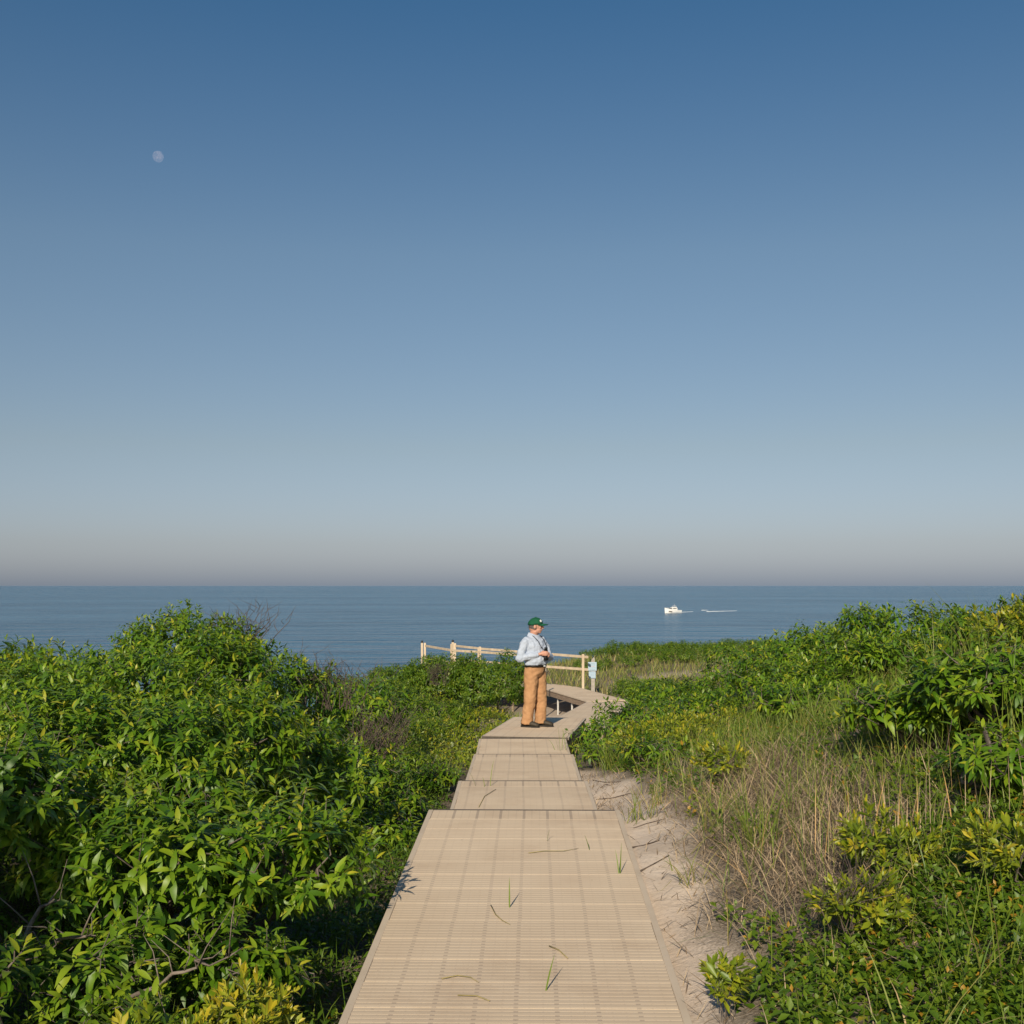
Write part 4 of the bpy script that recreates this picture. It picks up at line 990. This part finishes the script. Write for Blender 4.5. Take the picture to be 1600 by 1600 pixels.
# ------------------------------------------------------------------ the man with binoculars
def person():
    skin = noisy('skin', (.50, .25, .17), (.58, .31, .22), 12, .5)
    shirt_m = noisy('shirt_cloth', (.38, .43, .52), (.46, .51, .60), 9, .85, .35, 14, spec=.15)
    trs_m = noisy('trouser_cloth', (.40, .215, .105), (.49, .275, .14), 7, .9, .4, 16, spec=.1)
    boot_m = noisy('boot_leather', (.035, .028, .020), (.075, .06, .042), 14, .6, .4, 40)
    sole_m = noisy('boot_sole', (.02, .017, .014), (.035, .03, .025), 14, .8)
    cap_m = noisy('cap_cloth', (.008, .075, .035), (.013, .105, .05), 10, .8, .3, 60, spec=.2)
    hair_m = noisy('hair', (.06, .05, .045), (.13, .11, .10), 40, .7)
    belt_m = noisy('belt_leather', (.012, .010, .009), (.022, .018, .015), 20, .5)
    white_m = noisy('cap_emblem', (.7, .7, .68), (.78, .78, .76), 20, .7)
    black_m = noisy('binocular_black', (.010, .011, .012), (.02, .021, .022), 30, .45)
    lens_m = noisy('binocular_glass', (.03, .05, .06), (.05, .07, .09), 5, .1)
    Dp = 18.7; fx, fy = .36, Dp
    fz_ = float(deck_dist(np.array([fx]), np.array([fy]))[1][0]) + .001
    def ell(cx, cy, z, rx, ry, n=20):
        return [Vector((cx + rx * math.cos(2 * math.pi * k / n), cy + ry * math.sin(2 * math.pi * k / n), z)) for k in range(n)]
    def remesh(o, vox, it=4, disp=0, dsc=.1):
        r = o.modifiers.new('remesh', 'REMESH'); r.mode = 'VOXEL'; r.voxel_size = vox; r.use_smooth_shade = True
        s = o.modifiers.new('smooth', 'SMOOTH'); s.iterations = it; s.factor = .5
        if disp:
            t = bpy.data.textures.new('folds', 'CLOUDS'); t.noise_scale = dsc; t.noise_depth = 1
            d = o.modifiers.new('folds', 'DISPLACE'); d.texture = t; d.strength = disp; d.mid_level = .5; d.texture_coords = 'LOCAL'
        return o
    HC = Vector((.012, 0, 1.595)); HR = Matrix.Rotation(rad(33), 3, 'Z')
    hp = lambda x, y, z: HC + HR @ Vector((x, y, z))
    rF, lF = Vector((-.085, -.085, 0)), Vector((.01, .135, 0))
    # ---- one continuous body
    mb = MB()
    def hell(c, r):
        t = MB().ellipsoid((0, 0, 0), r, 18, 12); mb.add([hp(*(Vector(p) + Vector(c))) for p in t.v], t.f)
    hell((0, 0, .02), (.098, .074, .105)); hell((.025, 0, -.055), (.068, .056, .066)); hell((.055, 0, -.095), (.032, .034, .026))
    hell((.078, 0, .012), (.022, .045, .016)); hell((-.03, 0, -.02), (.07, .066, .08))
    mb.tube([hp(.088, 0, .012), hp(.108, 0, -.012), hp(.116, 0, -.032), hp(.098, 0, -.042)], [.010, .012, .015, .010], 8)
    hell((.086, 0, -.066), (.014, .025, .010))
    for s in (-1, 1):
        hell((-.008, s * .076, -.012), (.019, .010, .032)); hell((.066, s * .034, -.022), (.022, .020, .02))
    mb.tube([(-.035, 0, 1.36), (-.025, 0, 1.44), hp(-.015, 0, -.07)], [.075, .060, .058], 14)
    mb.rings([ell(.005, 0, .92, .12, .16), ell(.01, 0, 1.05, .125, .165), ell(0, 0, 1.25, .115, .175), ell(-.01, 0, 1.36, .085, .14), ell(-.03, 0, 1.42, .055, .07)])
    RA = [Vector((-.035, -.195, 1.385)), Vector((-.075, -.285, 1.095)), Vector((.145, -.125, 1.155))]
    LA = [Vector((-.02, .195, 1.385)), Vector((.085, .275, 1.09)), Vector((.175, .045, 1.135))]
    for A in (RA, LA):
        mb.tube([A[0] + Vector((0, 0, -.04)), A[0].lerp(A[1], .5), A[1]], [.036, .038, .036], 10); mb.tube([A[1], A[1].lerp(A[2], .4), A[2]], [.038, .038, .026], 10)
    for hip, ft in ((Vector((0, -.09, .92)), rF), (Vector((0, .09, .92)), lF)):
        kn = hip.lerp(ft, .5) + Vector((.025, 0, 0)); an = ft + Vector((0, 0, .09))
        mb.tube([hip, hip.lerp(kn, .5), kn, kn.lerp(an, .4), an], [.085, .075, .055, .052, .038], 12)
        mb.tube([an, ft + Vector((.06, 0, .045)), ft + Vector((.13, 0, .036))], [.032, .022, .015], 8)
    # hands: palm, four fingers each round the barrels, thumb from the palm's side
    bc = Vector((.222, -.040, 1.165))
    def hand(wr, side, zc):
        s = side                                    # -1 right hand, +1 left hand
        pc = Vector((bc.x - .022, bc.y + s * .055, zc))
        t = MB().ellipsoid((0, 0, 0), (.042, .017, .040), 12, 8); mb.add([pc + Vector(p) for p in t.v], t.f)
        mb.tube([wr, wr.lerp(pc, .6), pc], [.027, .025, .022], 10)
        for k, (dz, ln) in enumerate(((.030, .95), (.010, 1.05), (-.010, 1.0), (-.029, .8))):
            z = zc + dz
            mb.tube([pc + Vector((.02, 0, dz)), Vector((bc.x + .028 * ln, bc.y + s * .046, z)), Vector((bc.x + .043 * ln, bc.y + s * .022, z - .002)), Vector((bc.x + .038 * ln, bc.y + s * .002, z - .004))], [.0100, .0095, .0088, .0075], 8)
        mb.tube([pc + Vector((-.025, 0, .012)), Vector((bc.x - .040, bc.y + s * .030, zc + .030)), Vector((bc.x - .034, bc.y + s * .008, zc + .042))], [.0115, .0105, .0085], 8)
    hand(RA[2], -1, 1.172); hand(LA[2], 1, 1.150)
    me = bpy.data.meshes.new('person'); me.from_pydata([tuple(v) for v in mb.v], [], mb.f); me.materials.append(skin)
    P = link('person', me); P.location = (fx, fy, fz_); P.rotation_euler = (0, 0, rad(-35)); P.scale = (1.08, 1.06, 1.0)
    tag(P, 'person in green cap, pale blue shirt and tan trousers standing on the boardwalk holding binoculars', 'person')
    remesh(P, .006, 3)
    # ---- shirt
    mb = MB()
    mb.rings([ell(.018, 0, .982, .156, .194), ell(.028, 0, 1.02, .168, .197), ell(.032, 0, 1.10, .166, .200), ell(.018, 0, 1.2, .150, .203), ell(.004, 0, 1.3, .134, .205), ell(-.008, 0, 1.375, .112, .195), ell(-.02, 0, 1.425, .082, .125), ell(-.026, 0, 1.452, .066, .072)])
    for A in (RA, LA):
        out_ = Vector((0, (A[0].y > 0) * 2 - 1, 0))
        mb.ellipsoid(A[0] + Vector((0, -.022 * out_.y, -.022)), (.064, .062, .062), 14, 10)
        mb.tube([A[0] + Vector((0, -.012 * out_.y, -.012)), A[0].lerp(A[1], .35) + out_ * .006, A[0].lerp(A[1], .75), A[1] + Vector((-.005, 0, -.012))], [.064, .062, .060, .058], 14)
        mb.ellipsoid(A[0].lerp(A[1], .3) - out_ * .055, (.075, .06, .13), 12, 8)
        mb.ellipsoid(A[1] + Vector((0, 0, -.008)), (.060, .058, .060), 12, 8)
        mb.tube([A[1] + Vector((0, 0, -.008)), A[1].lerp(A[2], .35), A[1].lerp(A[2], .75), A[1].lerp(A[2], .97)], [.060, .056, .044, .037], 14)
    sh = mb.build('shirt', shirt_m, P, True); remesh(sh, .010, 7, .036, .07)
    cl = MB()
    for s in (-1, 1):
        cl.rings([[Vector((-.095, s * .02, 1.495)), Vector((-.06, s * .074, 1.492)), Vector((.014, s * .074, 1.475)), Vector((.06, s * .014, 1.442))],
                  [Vector((-.105, s * .022, 1.44)), Vector((-.068, s * .102, 1.44)), Vector((.03, s * .102, 1.42)), Vector((.092, s * .055, 1.382))],
                  [Vector((-.100, s * .022, 1.435)), Vector((-.064, s * .096, 1.432)), Vector((.028, s * .096, 1.41)), Vector((.086, s * .052, 1.375))]])
    cl.build('collar', shirt_m, sh)
    for s in (-1, 1):
        pk = MB().box((0, 0, 0), (.012, .095, .035)).build('pocket_flap', shirt_m, sh, bevel=.004, loc=(.128, s * .085, 1.275)); pk.rotation_euler = (0, rad(12), s * rad(32))
    MB().tube([(.148, .0, 1.2), (.13, 0, 1.3), (.10, 0, 1.37)], .007, 6).build('button_placket', shirt_m, sh)
    for A in (RA, LA):
        c = A[1].lerp(A[2], .94); d = (A[2] - A[1]).normalized()
        MB().tube([c - d * .022, c + d * .018], [.0425, .0405], 14).build('cuff', shirt_m, sh, True)
    # ---- trousers
    mb = MB()
    mb.rings([ell(.0, 0, .79, .095, .155), ell(.004, 0, .86, .130, .178), ell(.008, 0, .93, .138, .183), ell(.014, 0, 1.005, .142, .178)])
    for hip, ft in ((Vector((0, -.088, .92)), rF), (Vector((.005, .088, .92)), lF)):
        kn = hip.lerp(ft, .52) + Vector((.022, 0, 0)); an = ft + Vector((.0, 0, .055))
        mb.tube([hip, hip.lerp(kn, .35), hip.lerp(kn, .7), kn, kn.lerp(an, .35), kn.lerp(an, .75), an], [.102, .106, .097, .088, .084, .085, .087], 18)
    tr = mb.build('trousers', trs_m, P, True); remesh(tr, .009, 4, .028, .09)
    MB().rings([ell(.0, 0, .955, .150, .190, 28), ell(.0, 0, .990, .151, .190, 28)]).build('belt', belt_m, P, True, loc=(.013, 0, 0))
    MB().box((.166, .012, .973), (.008, .045, .034)).build('belt_buckle', white_m, P, bevel=.003)
    # ---- boots
    for ft, yaw in ((rF, 4), (lF, 8)):
        b = MB(); st = [(-.085, .030, .085, .105), (-.06, .040, .088, .115), (-.01, .045, .085, .13), (.05, .049, .072, .105), (.11, .052, .055, .078), (.165, .049, .042, .062), (.20, .030, .028, .045)]
        b.rings([[Vector((x, wd * math.cos(2 * math.pi * k / 14), .018 + max(0, (h * .5) + h * .5 * math.sin(2 * math.pi * k / 14)))) for k in range(14)] for x, wd, _, h in st])
        o = b.build('boot', boot_m, P, True, loc=ft); o.rotation_euler = (0, 0, rad(yaw))
        s2 = MB(); ol = [(x, wd * 1.08) for x, wd, _, _ in st]
        loop = [(x, w_) for x, w_ in ol] + [(.212, 0)] + [(x, -w_) for x, w_ in ol[::-1]] + [(-.095, 0)]
        s2.rings([[Vector((x, y, z)) for x, y in loop] for z in (.0, .024)]).build('sole', sole_m, o)
    # ---- head details
    for s in (-1, 1):
        e = MB().ellipsoid((0, 0, 0), (.007, .011, .006), 10, 6).build('eye', belt_m, P, True, loc=hp(.086, s * .031, -.008)); e.rotation_euler = (0, 0, rad(33) + s * .35)
    m_ = MB().tube([(0, -.022, .002), (.006, 0, 0), (0, .022, .002)], [.002, .004, .002], 6).build('mouth', noisy('lips', (.30, .11, .09), (.36, .14, .11), 20, .5), P, True, loc=hp(.096, 0, -.064)); m_.rotation_euler = (0, 0, rad(33))
    h = MB(); 
    rr = []
    for j in range(7):
        z = -.045 + .014 * j; rr.append([Vector((-.006 + (.096 - .02 * (j == 0)) * math.cos(a), .0775 * math.sin(a), z)) for a in np.linspace(rad(78), rad(282), 16)] + [Vector((-.012 + .085 * math.cos(a), .068 * math.sin(a), z)) for a in np.linspace(rad(282), rad(78), 16)])
    h.rings(rr); ho = h.build('hair', hair_m, P, True, loc=HC); ho.rotation_euler = (0, 0, rad(33))
    c = MB(); n = 24; rr = []
    for j in range(9):
        t = j / 8 * math.pi / 2 * .97
        rr.append([Vector((-.004 + .112 * math.cos(t) * math.cos(2 * math.pi * k / n), .090 * math.cos(t) * math.sin(2 * math.pi * k / n), .030 + .108 * math.sin(t) ** .9 - .018 * math.cos(t) * (math.cos(2 * math.pi * k / n) < -.2))) for k in range(n)])
    c.rings(rr); cp = c.build('cap', cap_m, P, True, loc=HC); cp.rotation_euler = (0, rad(3), rad(33))
    b = MB(); top = []; 
    for j in range(6):
        u = j / 5; x0 = .085 + .105 * u
        top.append([Vector((x0 - .055 * (y / .08) ** 2 * (1 + u * .5), y * (1 - .18 * u), z_ + .040 - .012 * u - .022 * (y / .08) ** 2)) for z_ in (0, .007) for y in (np.linspace(-.08, .08, 9) if z_ == 0 else np.linspace(.08, -.08, 9))])
    b.rings(top).build('brim', cap_m, cp, True)
    em = MB().rings([[Vector((x, d * .022 * a, d2 * .024 * a)) for d, d2 in ((0, -1), (1, 0), (0, 1), (-1, 0))] for x, a in ((0, 1), (.004, .9))]).build('emblem', white_m, cp)
    em.location = (.072, -.068, .085); em.rotation_euler = (0, rad(-22), rad(-48))
    MB().ellipsoid((-.004, 0, .139), (.008, .008, .004), 8, 5).build('button', cap_m, cp, True)
    # ---- binoculars: a thing of its own, held
    W = P.location; RZ = Matrix.Rotation(rad(-35), 4, 'Z')
    B = empty('binoculars', W + (RZ @ bc.to_4d()).to_3d() if False else Vector((W.x, W.y, W.z)) + (RZ.to_3x3() @ Vector((bc.x * 1.08, bc.y * 1.06, bc.z))), rad(-35))
    tag(B, 'black binoculars held upright against the chest by the man in the green cap', 'binoculars')
    for s in (-1, 1):
        brl = MB().tube([(0, s * .022, -.100), (0, s * .022, -.055), (0, s * .021, -.03), (0, s * .019, .045), (0, s * .018, .06)], [.026, .025, .021, .020, .018], 14).build('barrel', black_m, B, True)
        MB().tube([(0, s * .018, .06), (0, s * .018, .100)], [.0165, .0175], 12).build('eyepiece', black_m, brl, True)
        MB().tube([(0, s * .022, -.1015), (0, s * .022, -.1005)], [.021, .021], 12).build('lens', lens_m, brl)
    MB().box((0, 0, .01), (.02, .03, .07)).build('hinge', black_m, B, bevel=.004)
    MB().tube([(.012, 0, .035), (.012, 0, .06)], .011, 10).build('focus_wheel', black_m, B)
    iv = lambda v: Vector(v) - bc
    MB().tube([iv((.215, -.065, 1.22)), iv((.165, -.085, 1.27)), iv((.105, -.095, 1.37)), iv((.03, -.098, 1.435)), iv((-.07, -.078, 1.455)), iv((-.11, 0, 1.45)), iv((-.07, .078, 1.455)), iv((.03, .098, 1.435)), iv((.105, .09, 1.37)), iv((.165, .05, 1.27)), iv((.215, -.02, 1.22))], .005, 6).build('strap', black_m, B, True)
person()
